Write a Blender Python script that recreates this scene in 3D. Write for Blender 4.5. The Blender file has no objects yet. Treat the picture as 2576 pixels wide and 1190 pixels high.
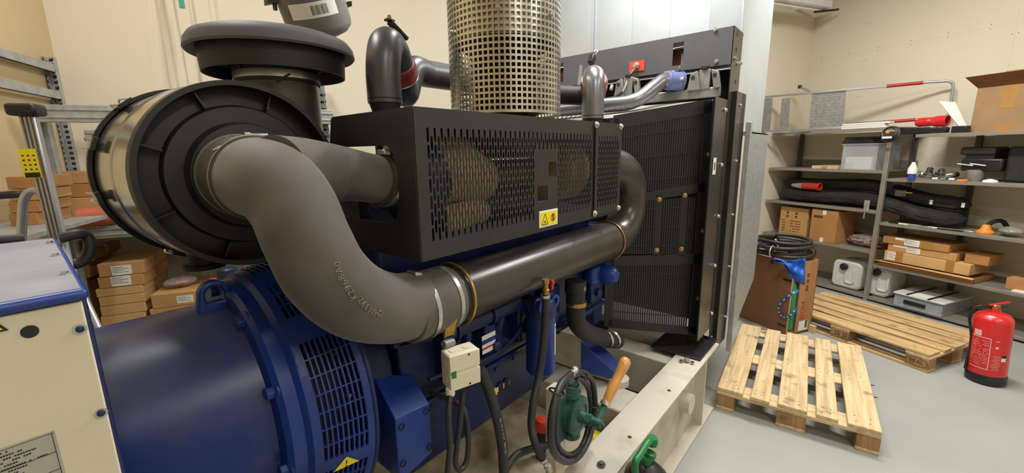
import bpy, math, random
from mathutils import Vector, Matrix
random.seed(7)
PI = math.pi
scene = bpy.context.scene
COL = scene.collection

# ------------------------------------------------------------------ camera, world, exposure
F_PX, PITCH, ROLL, AZ, CAM_H = 1055.84, .1983, -.0173, .7071, 1.6331
CXP, CYP = 1288.0, 595.0
_fw = Vector((math.cos(AZ)*math.cos(PITCH), math.sin(AZ)*math.cos(PITCH), -math.sin(PITCH)))
_r0 = Vector((math.sin(AZ), -math.cos(AZ), 0))
_u0 = _r0.cross(_fw)
_rt = math.cos(ROLL)*_r0 + math.sin(ROLL)*_u0
_up = -math.sin(ROLL)*_r0 + math.cos(ROLL)*_u0
CAM = Vector((0, 0, CAM_H))
cam_data = bpy.data.cameras.new('camera')
cam_data.sensor_fit = 'HORIZONTAL'; cam_data.sensor_width = 36.0
cam_data.lens = F_PX/2576*36.0
cam_data.clip_start = .02; cam_data.clip_end = 60
cam = bpy.data.objects.new('camera', cam_data); COL.objects.link(cam)
cam.matrix_world = Matrix(((_rt.x, _up.x, -_fw.x, 0), (_rt.y, _up.y, -_fw.y, 0), (_rt.z, _up.z, -_fw.z, CAM_H), (0, 0, 0, 1)))
scene.camera = cam
scene.view_settings.view_transform = 'Standard'
scene.view_settings.look = 'None'
scene.view_settings.gamma = 1
scene.view_settings.use_curve_mapping = False
scene.view_settings.exposure = 0.06
world = bpy.data.worlds.new('world'); scene.world = world
world.use_nodes = True
world.node_tree.nodes['Background'].inputs[0].default_value = (.5, .47, .42, 1)
world.node_tree.nodes['Background'].inputs[1].default_value = .15

# room axes: the room stands turned 28 degrees to the generator, which lies along X
A62 = math.radians(62)
E1 = Vector((math.cos(A62), math.sin(A62), 0))      # along the right wall, away
E2 = Vector((-math.sin(A62), math.cos(A62), 0))     # along the back wall, to the left
CORNER = Vector((6.86, .775, 0))
def RM(s, t, z=0):       # room coordinates: s metres in front of the back wall, t metres from the right wall
    return CORNER - s*E1 + t*E2 + Vector((0, 0, z))
ROOM_Z = 3.75

# ceiling lamps: (s, t, power)
LAMPS = [(2.1, 2.3, 106), (2.1, 4.4, 70), (1.72, 6.5, 36), (5.2, 2.6, 32), (5.4, 4.8, 36)]

# ------------------------------------------------------------------ pixel -> point (a pixel is only a direction; the plane gives the distance)
def ray(px, py):
    return ((px-CXP)/F_PX)*_rt - ((py-CYP)/F_PX)*_up + _fw
def P(px, py, ax, v):
    d = ray(px, py); i = 'xyz'.index(ax)
    return CAM + d*((v-CAM[i])/d[i])
def PS(px, py, s):       # on the plane s metres in front of the back wall
    d = ray(px, py); q = CORNER - s*E1
    return CAM + d*((q-CAM).dot(E1)/d.dot(E1))
def PT(px, py, t):       # on the plane t metres from the right wall
    d = ray(px, py); q = CORNER + t*E2
    return CAM + d*((q-CAM).dot(E2)/d.dot(E2))
def ST(p):               # world -> room s, t, z
    v = Vector(p)-CORNER
    return (-v.dot(E1), v.dot(E2), v.z)

# ------------------------------------------------------------------ materials
def lin(c):
    return tuple(((x/255)/12.92 if x/255 <= .04045 else ((x/255+.055)/1.055)**2.4) for x in c)
MATS = {}
def mat(name, rgb, rough=.5, metal=0., var=.12, scale=8., bump=0., bscale=60., rgb2=None, stretch=(1,1,1), spec=.5, emit=0., alpha=1., trans=0., detail=4., coat=0., lo=.35, hi=.68):
    if name in MATS: return MATS[name]
    m = bpy.data.materials.new(name); m.use_nodes = True
    nt = m.node_tree; b = nt.nodes['Principled BSDF']
    c = lin(rgb)
    if rgb2 is None: d = tuple(max(0, x*(1-var*2)) for x in c)
    else: d = lin(rgb2)
    tc = nt.nodes.new('ShaderNodeTexCoord'); mp = nt.nodes.new('ShaderNodeMapping')
    mp.inputs['Scale'].default_value = stretch
    nt.links.new(tc.outputs['Object'], mp.inputs[0])
    nz = nt.nodes.new('ShaderNodeTexNoise'); nz.inputs['Scale'].default_value = scale; nz.inputs['Detail'].default_value = detail
    nt.links.new(mp.outputs[0], nz.inputs['Vector'])
    rp = nt.nodes.new('ShaderNodeValToRGB')
    rp.color_ramp.elements[0].position = lo; rp.color_ramp.elements[1].position = hi
    rp.color_ramp.elements[0].color = (*d, 1); rp.color_ramp.elements[1].color = (*c, 1)
    nt.links.new(nz.outputs[0], rp.inputs[0]); nt.links.new(rp.outputs[0], b.inputs['Base Color'])
    b.inputs['Roughness'].default_value = rough; b.inputs['Metallic'].default_value = metal
    b.inputs['Specular IOR Level'].default_value = spec
    if coat: b.inputs['Coat Weight'].default_value = coat; b.inputs['Coat Roughness'].default_value = .2
    if trans: b.inputs['Transmission Weight'].default_value = trans
    if alpha < 1: b.inputs['Alpha'].default_value = alpha
    if emit:
        b.inputs['Emission Color'].default_value = (*c, 1); b.inputs['Emission Strength'].default_value = emit
    if bump:
        n2 = nt.nodes.new('ShaderNodeTexNoise'); n2.inputs['Scale'].default_value = bscale; n2.inputs['Detail'].default_value = 3
        nt.links.new(mp.outputs[0], n2.inputs['Vector'])
        bp = nt.nodes.new('ShaderNodeBump'); bp.inputs['Strength'].default_value = bump; bp.inputs['Distance'].default_value = .01
        nt.links.new(n2.outputs[0], bp.inputs['Height']); nt.links.new(bp.outputs[0], b.inputs['Normal'])
    MATS[name] = m; return m

mat('wall', (222,212,190), .85, 0, .03, 1.2, .05, 90)
mat('wall_shaded', (206,184,142), .85, 0, .04, 1.2, .05, 90)  # wall paint darkened for the side that gets less light
mat('floor', (158,161,156), .42, 0, .06, 1.6, .03, 40)
mat('ceiling', (225,220,208), .9)
mat('black', (30,29,29), .42, 0, .2, 14)
mat('black_plate', (46,44,43), .45, 0, .15, 9)
mat('tank_plate', (90,89,94), .5, 0, .08, 5)
mat('drum_plastic', (27,26,25), .55, 0, .15, 12)
mat('rubber_dusty', (94,88,83), .7, 0, .16, 7, .04, 260, detail=6)
_b=MATS['rubber_dusty'].node_tree.nodes['Principled BSDF']; _b.inputs['Sheen Weight'].default_value=.35; _b.inputs['Sheen Roughness'].default_value=.45; _b.inputs['Sheen Tint'].default_value=(.8,.76,.7,1)
mat('letter_dust', (140,133,126), .8, 0, .1, 30)
mat('terracotta', (192,96,64), .7, 0, .1, 14)
mat('rubber', (36,35,34), .6, 0, .15, 18)
mat('hose', (44,44,45), .5, 0, .15, 25)
mat('pipe_black', (72,68,64), .3, .3, .1, 10)
mat('pipe_steel', (92,92,95), .38, .5, .08, 10)
mat('cap_grey', (86,84,86), .6, 0, .08, 16, .08, 200)
mat('blue', (28,58,138), .38, 0, .14, 5, .05, 30)
mat('blue_dark', (21,38,92), .42, 0, .3, 7, .1, 40)  # engine blue, darkened to carry the shade under pipe and guard
mat('blue_dusty', (76,78,94), .34, .0, .1, 2.6, 0, 60, rgb2=(22,46,112), lo=.42, hi=.58, spec=.4)
mat('blue_lid', (160,161,170), .4, 0, .06, 9, 0, 60, rgb2=(138,140,158))
mat('beige', (212,206,188), .6, 0, .06, 4)
mat('beige_dirty', (192,186,171), .6, 0, .1, 5, 0, 60, rgb2=(160,144,116), lo=.25, hi=.5)
mat('tank_top', (190,178,152), .6, 0, .1, 4, 0, 60, rgb2=(116,100,82), lo=.32, hi=.55)
mat('cream_panel', (210,201,174), .55, 0, .03, 8)
mat('cream_plastic', (222,215,190), .5, 0, .03, 8)
mat('galv', (196,204,208), .34, .45, .05, 3, 0, 60, detail=6)
mat('galv_dull', (186,191,191), .42, .5, .12, 24, .1, 60)
mat('alu', (188,190,192), .32, .75, .06, 30)
mat('alu_cast', (150,148,143), .5, .5, .12, 20, .1, 80)
mat('steel_perf', (206,203,192), .27, .92, .06, 6)
mat('stainless', (196,194,190), .16, .95, .05, 6)
mat('zinc', (205,205,198), .3, .8, .08, 30)
mat('brass', (186,150,84), .3, .85, .1, 30)
mat('gold_zinc', (196,168,92), .3, .8, .12, 30)
mat('bolt_white', (214,210,196), .35, .5, .06, 30)
mat('card', (193,146,90), .85, 0, .07, 6)
mat('card_brown', (156,124,86), .85, 0, .07, 6)
mat('card_light', (206,165,108), .85, 0, .06, 6)
mat('card_dark', (132,86,50), .9, 0, .1, 6)
mat('card_mid', (176,126,74), .85, 0, .08, 6)
mat('tape', (170,124,62), .4, 0, .05, 10)
mat('white', (230,228,220), .6, 0, .03, 10)
mat('label_grey', (176,174,162), .45, .2, .04, 10)
mat('ink', (32,30,30), .7, 0, .05, 10)
mat('ink_brown', (84,58,34), .8, 0, .05, 10)
mat('ink_grey', (120,118,110), .7, 0, .05, 10)
mat('red', (206,30,32), .28, 0, .05, 8, coat=.4)
mat('red_dull', (186,44,34), .5, 0, .1, 20)
mat('orange_red', (226,72,44), .5, 0, .06, 12)
mat('orange', (240,140,40), .5, 0, .06, 12)
mat('silicone_red', (146,66,54), .5, 0, .1, 30)
mat('silicone_blue', (112,124,178), .45, 0, .1, 30)
mat('yellow', (245,222,30), .45, 0, .03, 10)
mat('green_pump', (48,94,82), .45, 0, .16, 24, .15, 120)
mat('green', (22,120,58), .4, 0, .1, 14)
mat('green_glass', (58,140,92), .25, 0, .1, 10)
mat('bag_blue', (36,98,196), .38, 0, .1, 12, .25, 30)
mat('plastic_clear', (206,212,216), .25, 0, .04, 6, alpha=.3)
mat('plastic_bag', (200,186,180), .2, 0, .2, 20, .5, 40, alpha=.5)
mat('plastic_white', (208,208,202), .42, 0, .05, 6, .05, 12)
mat('grey_pvc', (126,124,120), .5, 0, .12, 9)
mat('shelf_grey', (150,143,130), .42, .35, .08, 10)
mat('shelf_board', (138,128,112), .6, .1, .1, 6)
mat('shelf_dark', (96,88,78), .55, .2, .1, 8)
mat('bag_black', (30,30,31), .7, 0, .2, 30, .5, 120)
mat('ply', (148,104,72), .7, 0, .12, 9, 0, 60, stretch=(1,1,.25))
mat('ply_edge', (214,176,124), .7, 0, .08, 20, stretch=(1,1,6))
mat('ply_light', (176,128,84), .7, 0, .1, 9, stretch=(1,1,.25))
mat('lagging', (208,176,138), .85, 0, .12, 24, .4, 90)
mat('wood_handle', (222,158,78), .3, 0, .2, 16, stretch=(1,1,.15), coat=.5)
mat('pine', (214,182,130), .75, 0, .1, 14)
mat('bellows', (120,86,56), .4, .7, .25, 18)
mat('teal', (70,170,160), .7)
mat('sleeve', (74,66,56), .6, 0, .12, 12)
mat('black_lit_gloss', (70,67,63), .28, .25, .1, 12)  # glossy black sheet, its colour lightened to paint in the wall's reflection
mat('pipe_bright', (136,136,140), .3, .7, .06, 10)
mat('hood_top', (196,194,186), .45, .2, .05, 10)
mat('core', (18,18,18), .7, 0, .1, 60)
def wood(name, rgb, rgb2, axis=0, seed=0.):
    if name in MATS: return MATS[name]
    st = [26, 26, 26]; st[axis] = 1.3
    m = mat(name, rgb, .78, 0, .1, 1.6, .12, 6, rgb2=rgb2, stretch=tuple(st), lo=.3, hi=.6)
    # dark knots and scuffs
    nt = m.node_tree; b = nt.nodes['Principled BSDF']; src = b.inputs['Base Color'].links[0].from_socket
    tc = nt.nodes.new('ShaderNodeTexCoord'); nz = nt.nodes.new('ShaderNodeTexNoise'); nz.inputs['Scale'].default_value = 9; nz.inputs['Detail'].default_value = 8
    nt.links.new(tc.outputs['Object'], nz.inputs['Vector'])
    rp = nt.nodes.new('ShaderNodeValToRGB'); rp.color_ramp.elements[0].position = .58; rp.color_ramp.elements[1].position = .8
    nt.links.new(nz.outputs[0], rp.inputs[0])
    mx = nt.nodes.new('ShaderNodeMix'); mx.data_type = 'RGBA'
    nt.links.new(rp.outputs[0], mx.inputs[0]); nt.links.new(src, mx.inputs[6]); mx.inputs[7].default_value = (*lin((96,74,52)), 1)
    nt.links.new(mx.outputs[2], b.inputs['Base Color'])
    return m
wood('pallet_wood_x', (216,192,150), (180,152,112), 0)
wood('pallet_wood_y', (214,188,144), (178,150,108), 1)
wood('pallet_block', (172,132,90), (134,98,62), 2)
wood('pallet_wood_old', (200,170,120), (156,124,82), 1)

# ------------------------------------------------------------------ mesh builder
class MB:
    def __init__(s): s.v = []; s.f = []
    def add(s, vs, fs):
        o = len(s.v); s.v += [Vector(v) for v in vs]; s.f += [tuple(i+o for i in f) for f in fs]; return s
    def box(s, lo, hi):
        (a,b,c),(d,e,f) = lo,hi
        return s.add([(a,b,c),(d,b,c),(d,e,c),(a,e,c),(a,b,f),(d,b,f),(d,e,f),(a,e,f)],
                     [(0,3,2,1),(4,5,6,7),(0,1,5,4),(1,2,6,5),(2,3,7,6),(3,0,4,7)])
    def obox(s, c, dx, dy, dz):      # oriented box from centre and half vectors
        c,dx,dy,dz = map(Vector,(c,dx,dy,dz)); vs=[]
        for k in (-1,1):
            for i,j in ((-1,-1),(1,-1),(1,1),(-1,1)): vs.append(c+i*dx+j*dy+k*dz)
        return s.add(vs,[(0,3,2,1),(4,5,6,7),(0,1,5,4),(1,2,6,5),(2,3,7,6),(3,0,4,7)])
    def bar(s, a, b, w, h, up=(0,0,1)):
        a,b,up = Vector(a),Vector(b),Vector(up); d=(b-a); L=d.length; d/=L
        y = up.cross(d)
        if y.length < 1e-4: y = Vector((1,0,0)).cross(d)
        y.normalize(); z = d.cross(y)
        return s.obox((a+b)/2, d*L/2, y*w/2, z*h/2)
    def tube(s, pts, r, n=20, caps=True, closed=False):
        pts=[Vector(p) for p in pts]; m=len(pts)
        rs = r if isinstance(r,(list,tuple)) else [r]*m
        T=[]
        for i in range(m):
            if closed: d=pts[(i+1)%m]-pts[i-1]
            elif i==0: d=pts[1]-pts[0]
            elif i==m-1: d=pts[-1]-pts[-2]
            else:
                d=(pts[i+1]-pts[i]).normalized()+(pts[i]-pts[i-1]).normalized()
                if d.length<1e-6: d=pts[i+1]-pts[i-1]
            T.append(d.normalized() if d.length>1e-9 else (T[-1] if T else Vector((0,0,1))))
        u = T[0].orthogonal().normalized(); vs=[]
        for i in range(m):
            u = (u-T[i]*u.dot(T[i])).normalized(); w=T[i].cross(u)
            for k in range(n):
                a=2*PI*k/n; vs.append(pts[i]+rs[i]*(math.cos(a)*u+math.sin(a)*w))
        fs=[]
        for i in range(m if closed else m-1):
            j=(i+1)%m
            for k in range(n):
                q=(k+1)%n; fs.append((i*n+k,i*n+q,j*n+q,j*n+k))
        if caps and not closed:
            fs.append(tuple(range(n-1,-1,-1))); fs.append(tuple((m-1)*n+k for k in range(n)))
        return s.add(vs,fs)
    def lathe(s, prof, o, ax, n=40, closed=False, caps=False):   # prof: (radius, height along ax)
        o,ax=Vector(o),Vector(ax).normalized(); u=ax.orthogonal().normalized(); w=ax.cross(u); vs=[]; m=len(prof)
        for (r,h) in prof:
            for k in range(n):
                a=2*PI*k/n; vs.append(o+ax*h+r*(math.cos(a)*u+math.sin(a)*w))
        fs=[]
        for i in range(m if closed else m-1):
            j=(i+1)%m
            for k in range(n):
                q=(k+1)%n; fs.append((i*n+k,i*n+q,j*n+q,j*n+k))
        if caps:
            fs.append(tuple(range(n-1,-1,-1))); fs.append(tuple((m-1)*n+k for k in range(n)))
        return s.add(vs,fs)
    def cyl(s, a, b, r, n=24, r2=None):
        a,b=Vector(a),Vector(b); L=(b-a).length
        return s.lathe([(r,0),(r if r2 is None else r2,L)],a,b-a,n,caps=True)
    def prism(s, poly, ext):          # planar polygon (list of points) extruded by vector
        poly=[Vector(p) for p in poly]; ext=Vector(ext); n=len(poly)
        vs=poly+[p+ext for p in poly]
        fs=[tuple(range(n-1,-1,-1)),tuple(range(n,2*n))]+[(i,(i+1)%n,(i+1)%n+n,i+n) for i in range(n)]
        return s.add(vs,fs)
    def slab(s, a, b, c, d, th):      # quad sheet with thickness th along its normal
        a,b,c,d=map(Vector,(a,b,c,d)); nn=(b-a).cross(d-a).normalized()*th
        return s.prism([a,b,c,d],nn)
    def ball(s, c, r, n=16, sx=1, sy=1, sz=1):
        vs=[];fs=[];c=Vector(c); m=n//2
        for i in range(m+1):
            t=PI*i/m
            for k in range(n):
                a=2*PI*k/n; vs.append(c+Vector((r*sx*math.sin(t)*math.cos(a),r*sy*math.sin(t)*math.sin(a),r*sz*math.cos(t))))
        for i in range(m):
            for k in range(n):
                q=(k+1)%n; fs.append((i*n+k,(i+1)*n+k,(i+1)*n+q,i*n+q))
        return s.add(vs,fs)
    def build(s, name, m, parent=None, bevel=0., smooth=True, seg=2, angle=.6, kind=None, local=False):
        me=bpy.data.meshes.new(name)
        off=Vector((0,0,0))
        if parent is None and not local:
            xs=[v.x for v in s.v]; ys=[v.y for v in s.v]; zs=[v.z for v in s.v]
            off=Vector(((min(xs)+max(xs))/2,(min(ys)+max(ys))/2,min(zs)))
        elif parent is not None and not local:
            q=parent
            while q is not None: off=off+q.location; q=q.parent
        me.from_pydata([v-off for v in s.v],[],s.f)
        me.validate()
        import bmesh
        bm=bmesh.new(); bm.from_mesh(me); bmesh.ops.recalc_face_normals(bm,faces=bm.faces); bm.to_mesh(me); bm.free()
        if smooth:
            me.polygons.foreach_set('use_smooth',[True]*len(me.polygons)); me.set_sharp_from_angle(angle=angle)
        me.materials.append(MATS[m] if isinstance(m,str) else m)
        o=bpy.data.objects.new(name,me); COL.objects.link(o)
        if parent is not None: o.parent=parent
        else: o.location=off
        if bevel:
            b=o.modifiers.new('bevel','BEVEL'); b.width=bevel; b.segments=seg; b.limit_method='ANGLE'; b.angle_limit=.6
        if kind: o['kind']=kind
        return o

def thing(name,label,cat,loc,rotz=0,group=None):
    o=bpy.data.objects.new(name,None); COL.objects.link(o); o.empty_display_size=.1
    o.location=loc; o.rotation_euler=(0,0,rotz); o['label']=label; o['category']=cat
    if group: o['group']=group
    return o
def tag(o,label,cat,group=None):
    o['label']=label; o['category']=cat
    if group: o['group']=group
    return o
def struct(o): o['kind']='structure'; return o
def sub(o,label): o['label']=label; return o
def copy_tree(o,parent=None):
    c=o.copy(); COL.objects.link(c); c.parent=parent
    for ch in list(o.children): copy_tree(ch,c)
    return c
def catmull(pts,k=8):
    pts=[Vector(p) for p in pts]; q=[2*pts[0]-pts[1]]+pts+[2*pts[-1]-pts[-2]]; out=[]
    for i in range(1,len(q)-2):
        a,b,c,d=q[i-1],q[i],q[i+1],q[i+2]
        for j in range(k):
            t=j/k; out.append(.5*((2*b)+(c-a)*t+(2*a-5*b+4*c-d)*t*t+(-a+3*b-3*c+d)*t**3))
    out.append(pts[-1]); return out
def fillet(pts,r,k=6):        # polyline with rounded corners
    pts=[Vector(p) for p in pts]; out=[pts[0]]
    for i in range(1,len(pts)-1):
        a,b,c=pts[i-1],pts[i],pts[i+1]; d1=(a-b); d2=(c-b); rr=min(r,d1.length*.49,d2.length*.49)
        s=b+d1.normalized()*rr; e=b+d2.normalized()*rr
        for j in range(k+1):
            t=j/k; out.append((1-t)**2*s+2*t*(1-t)*b+t*t*e)
    out.append(pts[-1]); return out
def ring_pts(c,ax,r,n=40,a0=0,a1=2*PI,ref=None):
    c,ax=Vector(c),Vector(ax).normalized()
    u=(Vector(ref)-ax*Vector(ref).dot(ax)).normalized() if ref is not None else ax.orthogonal().normalized()
    w=ax.cross(u); full=abs(a1-a0-2*PI)<1e-6
    return [c+r*(math.cos(a)*u+math.sin(a)*w) for a in [a0+(a1-a0)*i/(n if full else n-1) for i in range(n)]]
def band(c,ax,r,w,th,n=40):    # clamp band: flat ring of outer radius r+th
    return MB().lathe([(r,-w/2),(r+th,-w/2),(r+th,w/2),(r,w/2)],c,ax,n,closed=True)
def text_mesh(body,size,o,xd,yd,m,name='lettering',parent=None,ext=.0006,align='CENTER',sx=1.):
    cu=bpy.data.curves.new('txt','FONT'); cu.body=body; cu.size=size; cu.extrude=ext; cu.align_x=align; cu.align_y='CENTER'; cu.resolution_u=2
    t=bpy.data.objects.new('txt',cu); COL.objects.link(t)
    dg=bpy.context.evaluated_depsgraph_get(); dg.update()
    me=bpy.data.meshes.new_from_object(t.evaluated_get(dg))
    bpy.data.objects.remove(t)
    o,xd,yd=Vector(o),Vector(xd).normalized(),Vector(yd).normalized(); zd=xd.cross(yd).normalized(); yd=zd.cross(xd)
    mb=MB(); mb.add([o+xd*v.co.x*sx+yd*v.co.y+zd*v.co.z for v in me.vertices],[tuple(p.vertices) for p in me.polygons])
    bpy.data.meshes.remove(me)
    return mb.build(name,m,parent,smooth=False)
def bolt(c,ax,r=.009,h=.007,m='bolt_white',parent=None,name='bolt',washer=True,dome=False):
    b=MB(); ax=Vector(ax).normalized(); c=Vector(c)
    if washer: b.lathe([(r*1.5,0),(r*1.5,h*.25)],c,ax,16,caps=True)
    if dome: b.lathe([(r,0),(r,h*.4),(r*.8,h*.8),(r*.35,h)],c+ax*h*.2,ax,14,caps=True)
    else: b.lathe([(r,0),(r,h)],c+ax*h*.2,ax,6,caps=True)
    return b.build(name,m,parent,smooth=dome)
def sheet_with_holes(o,ud,vd,cells,th):
    """cells: list of (u0,v0,u1,v1,hole) ; hole = list of (u,v) points counter-clockwise, or None for a solid cell"""
    o,ud,vd=Vector(o),Vector(ud),Vector(vd); nd=ud.cross(vd).normalized()*th; mb=MB()
    for (u0,v0,u1,v1,h) in cells:
        R=[(u0,v0),(u1,v0),(u1,v1),(u0,v1)]
        if h is None:
            p=[o+ud*a+vd*b for a,b in R]; mb.add(p+[q+nd for q in p],[(0,3,2,1),(4,5,6,7)]); continue
        n=len(h); cu=(u0+u1)/2; cv=(v0+v1)/2; out=[]
        # outer boundary points: project each hole point radially onto the cell border
        for (a,b) in h:
            du,dv=a-cu,b-cv; k=min((u1-cu)/abs(du) if abs(du)>1e-9 else 1e9,(v1-cv)/abs(dv) if abs(dv)>1e-9 else 1e9)
            out.append((cu+du*k,cv+dv*k))
        # snap nearest to corners
        for (ca,cb) in R:
            j=min(range(n),key=lambda i:(out[i][0]-ca)**2+(out[i][1]-cb)**2); out[j]=(ca,cb)
        A=[o+ud*a+vd*b for a,b in out]; B=[o+ud*a+vd*b for a,b in h]
        vs=A+B+[q+nd for q in A]+[q+nd for q in B]; fs=[]
        for i in range(n):
            j=(i+1)%n
            fs+=[(i,i+n,j+n,j),(2*n+i,2*n+j,3*n+j,3*n+i),(n+i,3*n+i,3*n+j,n+j)]
        mb.add(vs,fs)
    return mb
def slot_hole(cu,cv,w,h,k=4):      # vertical rounded slot
    r=w/2; pts=[]
    for i in range(k+1):
        a=PI*i/k; pts.append((cu+r*math.cos(a),cv+h/2-r+r*math.sin(a)))
    for i in range(k+1):
        a=PI+PI*i/k; pts.append((cu+r*math.cos(a),cv-h/2+r+r*math.sin(a)))
    return pts
# ================================================================== the room
def rbox(mb,s0,s1,t0,t1,z0,z1):
    c=RM((s0+s1)/2,(t0+t1)/2,(z0+z1)/2)
    return mb.obox(c,-E1*abs(s1-s0)/2,E2*abs(t1-t0)/2,(0,0,abs(z1-z0)/2))
TL=ST(PS(120,65,0))[1]          # left wall
SF=6.9                          # wall behind the camera
o=MB(); rbox(o,-.1,SF+.1,-.1,TL+.1,-.1,0); struct(o.build('floor','floor',smooth=False,local=True))
o=MB(); rbox(o,-.1,SF+.1,-.1,TL+.1,ROOM_Z,ROOM_Z+.1); struct(o.build('ceiling','ceiling',smooth=False,local=True))
# back wall: cream paint with old drip marks
wm=mat('wall_back_paint',(222,212,190),.85,0,.03,1.2,.05,90)
nt=wm.node_tree; b=nt.nodes['Principled BSDF']; src=b.inputs['Base Color'].links[0].from_socket
tc=nt.nodes.new('ShaderNodeTexCoord')
dt=nt.nodes.new('ShaderNodeVectorMath'); dt.operation='DOT_PRODUCT'; dt.inputs[1].default_value=E2
nt.links.new(tc.outputs['Object'],dt.inputs[0])
sp=nt.nodes.new('ShaderNodeSeparateXYZ'); nt.links.new(tc.outputs['Object'],sp.inputs[0])
def MATH(op,a,b2=None,c2=None):
    n=nt.nodes.new('ShaderNodeMath'); n.operation=op
    for i,x in enumerate((a,b2,c2)):
        if x is None: continue
        if isinstance(x,(int,float)): n.inputs[i].default_value=x
        else: nt.links.new(x,n.inputs[i])
    return n.outputs[0]
cb=nt.nodes.new('ShaderNodeCombineXYZ')
nt.links.new(MATH('MULTIPLY',dt.outputs['Value'],22.0),cb.inputs[0]); nt.links.new(MATH('MULTIPLY',sp.outputs['Z'],.55),cb.inputs[1])
nz=nt.nodes.new('ShaderNodeTexNoise'); nz.inputs['Scale'].default_value=1.0; nz.inputs['Detail'].default_value=5; nt.links.new(cb.outputs[0],nz.inputs['Vector'])
tmid=PS(470,100,0).dot(E2)
dist=MATH('ABSOLUTE',MATH('SUBTRACT',dt.outputs['Value'],tmid))
mask=MATH('SMOOTH_MAX',MATH('SUBTRACT',1.0,MATH('DIVIDE',dist,.32)),0.0,.1)
st=MATH('MULTIPLY',MATH('MULTIPLY',MATH('MAXIMUM',MATH('SUBTRACT',nz.outputs[0],.5),0.0),5.0),mask)
st=MATH('MINIMUM',st,.8)
mx=nt.nodes.new('ShaderNodeMix'); mx.data_type='RGBA'
nt.links.new(st,mx.inputs[0]); nt.links.new(src,mx.inputs[6]); mx.inputs[7].default_value=(*lin((128,112,88)),1)
nt.links.new(mx.outputs[2],b.inputs['Base Color'])
o=MB(); rbox(o,-.1,0,-.1,TL+.1,0,ROOM_Z); struct(o.build('wall_back',wm,smooth=False,local=True))
o=MB(); rbox(o,0,SF,TL,TL+.1,0,ROOM_Z); struct(o.build('wall_left','wall_shaded',smooth=False,local=True))
o=MB(); rbox(o,SF,SF+.1,0,TL,0,ROOM_Z); struct(o.build('wall_front','wall',smooth=False,local=True))
o=MB(); rbox(o,0,SF,-.1,-.014,0,ROOM_Z); wr=struct(o.build('wall_right','wall',smooth=False))
# right wall: boards screwed on, with visible joints
zj=PT(2109,143,0).z; sj=ST(PT(2172,150,0))[0]
cols=[0.0,sj,sj+1.2,sj+2.4,sj+3.6,SF]
for i in range(len(cols)-1):
    for (z0,z1) in ((0,zj),(zj,ROOM_Z)):
        o=MB(); rbox(o,cols[i]+.0003,cols[i+1]-.0003,-.014,0,z0+.0003,z1-.0003); o.build('wall_panel','wall',wr,smooth=False)
o=MB()
for sc in cols[1:-1]:
    for k in range(9):
        z=.2+k*.4
        for ds in (-.02,.02): rbox(o,sc+ds-.004,sc+ds+.004,0,.0008,z-.004,z+.004)
for k in range(10):
    for dz in (-.02,.02): rbox(o,.15+k*.3-.004,.15+k*.3+.004,0,.0008,zj+dz-.004,zj+dz+.004)
o.build('screw_heads','shelf_board',wr,smooth=False,kind='stuff')

# ceiling lamps (above the frame) that light the room
mat('lamp_white',(235,235,232),.5); mat('lamp_glow',(255,248,232),.5,emit=4.)
for i,(s,t,pw) in enumerate(LAMPS):
    c=RM(s,t,ROOM_Z-.06)
    L=thing('ceiling_lamp',('ceiling batten lamp above the pallets and shelving','ceiling batten lamp above the radiator and air duct','ceiling batten lamp above the air cleaner by the rack','ceiling batten lamp over the open floor facing the shelving','ceiling batten lamp over the walkway facing the generator')[i],'lamp',c,0,'batten lamps on the ceiling')
    o=MB(); rbox(o,s-.75,s+.75,t-.11,t+.11,ROOM_Z-.06,ROOM_Z); o.build('housing','lamp_white',L,bevel=.01)
    o=MB(); rbox(o,s-.72,s+.72,t-.09,t+.09,ROOM_Z-.075,ROOM_Z-.06); o.build('diffuser','lamp_glow',L,bevel=.005)
    ld=bpy.data.lights.new('lamp_light','AREA'); ld.shape='RECTANGLE'; ld.size=1.4; ld.size_y=.16; ld.energy=pw; ld.color=(1,.985,.96)
    lo=bpy.data.objects.new('lamp_light',ld); COL.objects.link(lo); lo.parent=L
    lo.rotation_euler=(0,0,math.radians(62)); lo.location=(0,0,-.03)
# batten lamp in view high up near the corner
a=PS(1925,12,.3); c=PS(2095,8,.3); zz=(a.z+c.z)/2
sa,ta,_=ST(a); sc,tc_,_=ST(c)
L=thing('wall_lamp','unlit white batten lamp high up by the wall corner','lamp',RM(.3,(ta+tc_)/2,zz))
o=MB(); rbox(o,.22,.38,min(ta,tc_)+.12,ta+.3,zz-.02,zz+.06); o.build('housing','lamp_white',L,bevel=.01)
o=MB(); o.tube([RM(.3,ta+.3,zz-.035),RM(.3,tc_+.1,zz-.035)],.016,12); o.build('tube','white',L)
o=MB(); o.bar(RM(.3,tc_+.3,zz-.06),RM(.36,tc_-.02,zz-.02),.02,.02); o.build('bracket','black',L)
o=MB(); rbox(o,0,.3,ta-.2,ta-.16,zz+.05,zz+.08); rbox(o,0,.3,tc_+.2,tc_+.24,zz+.05,zz+.08); o.build('wall_arm','lamp_white',L)
# ================================================================== generating set (axis along X)
YC,ZC=1.33,.945
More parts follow.
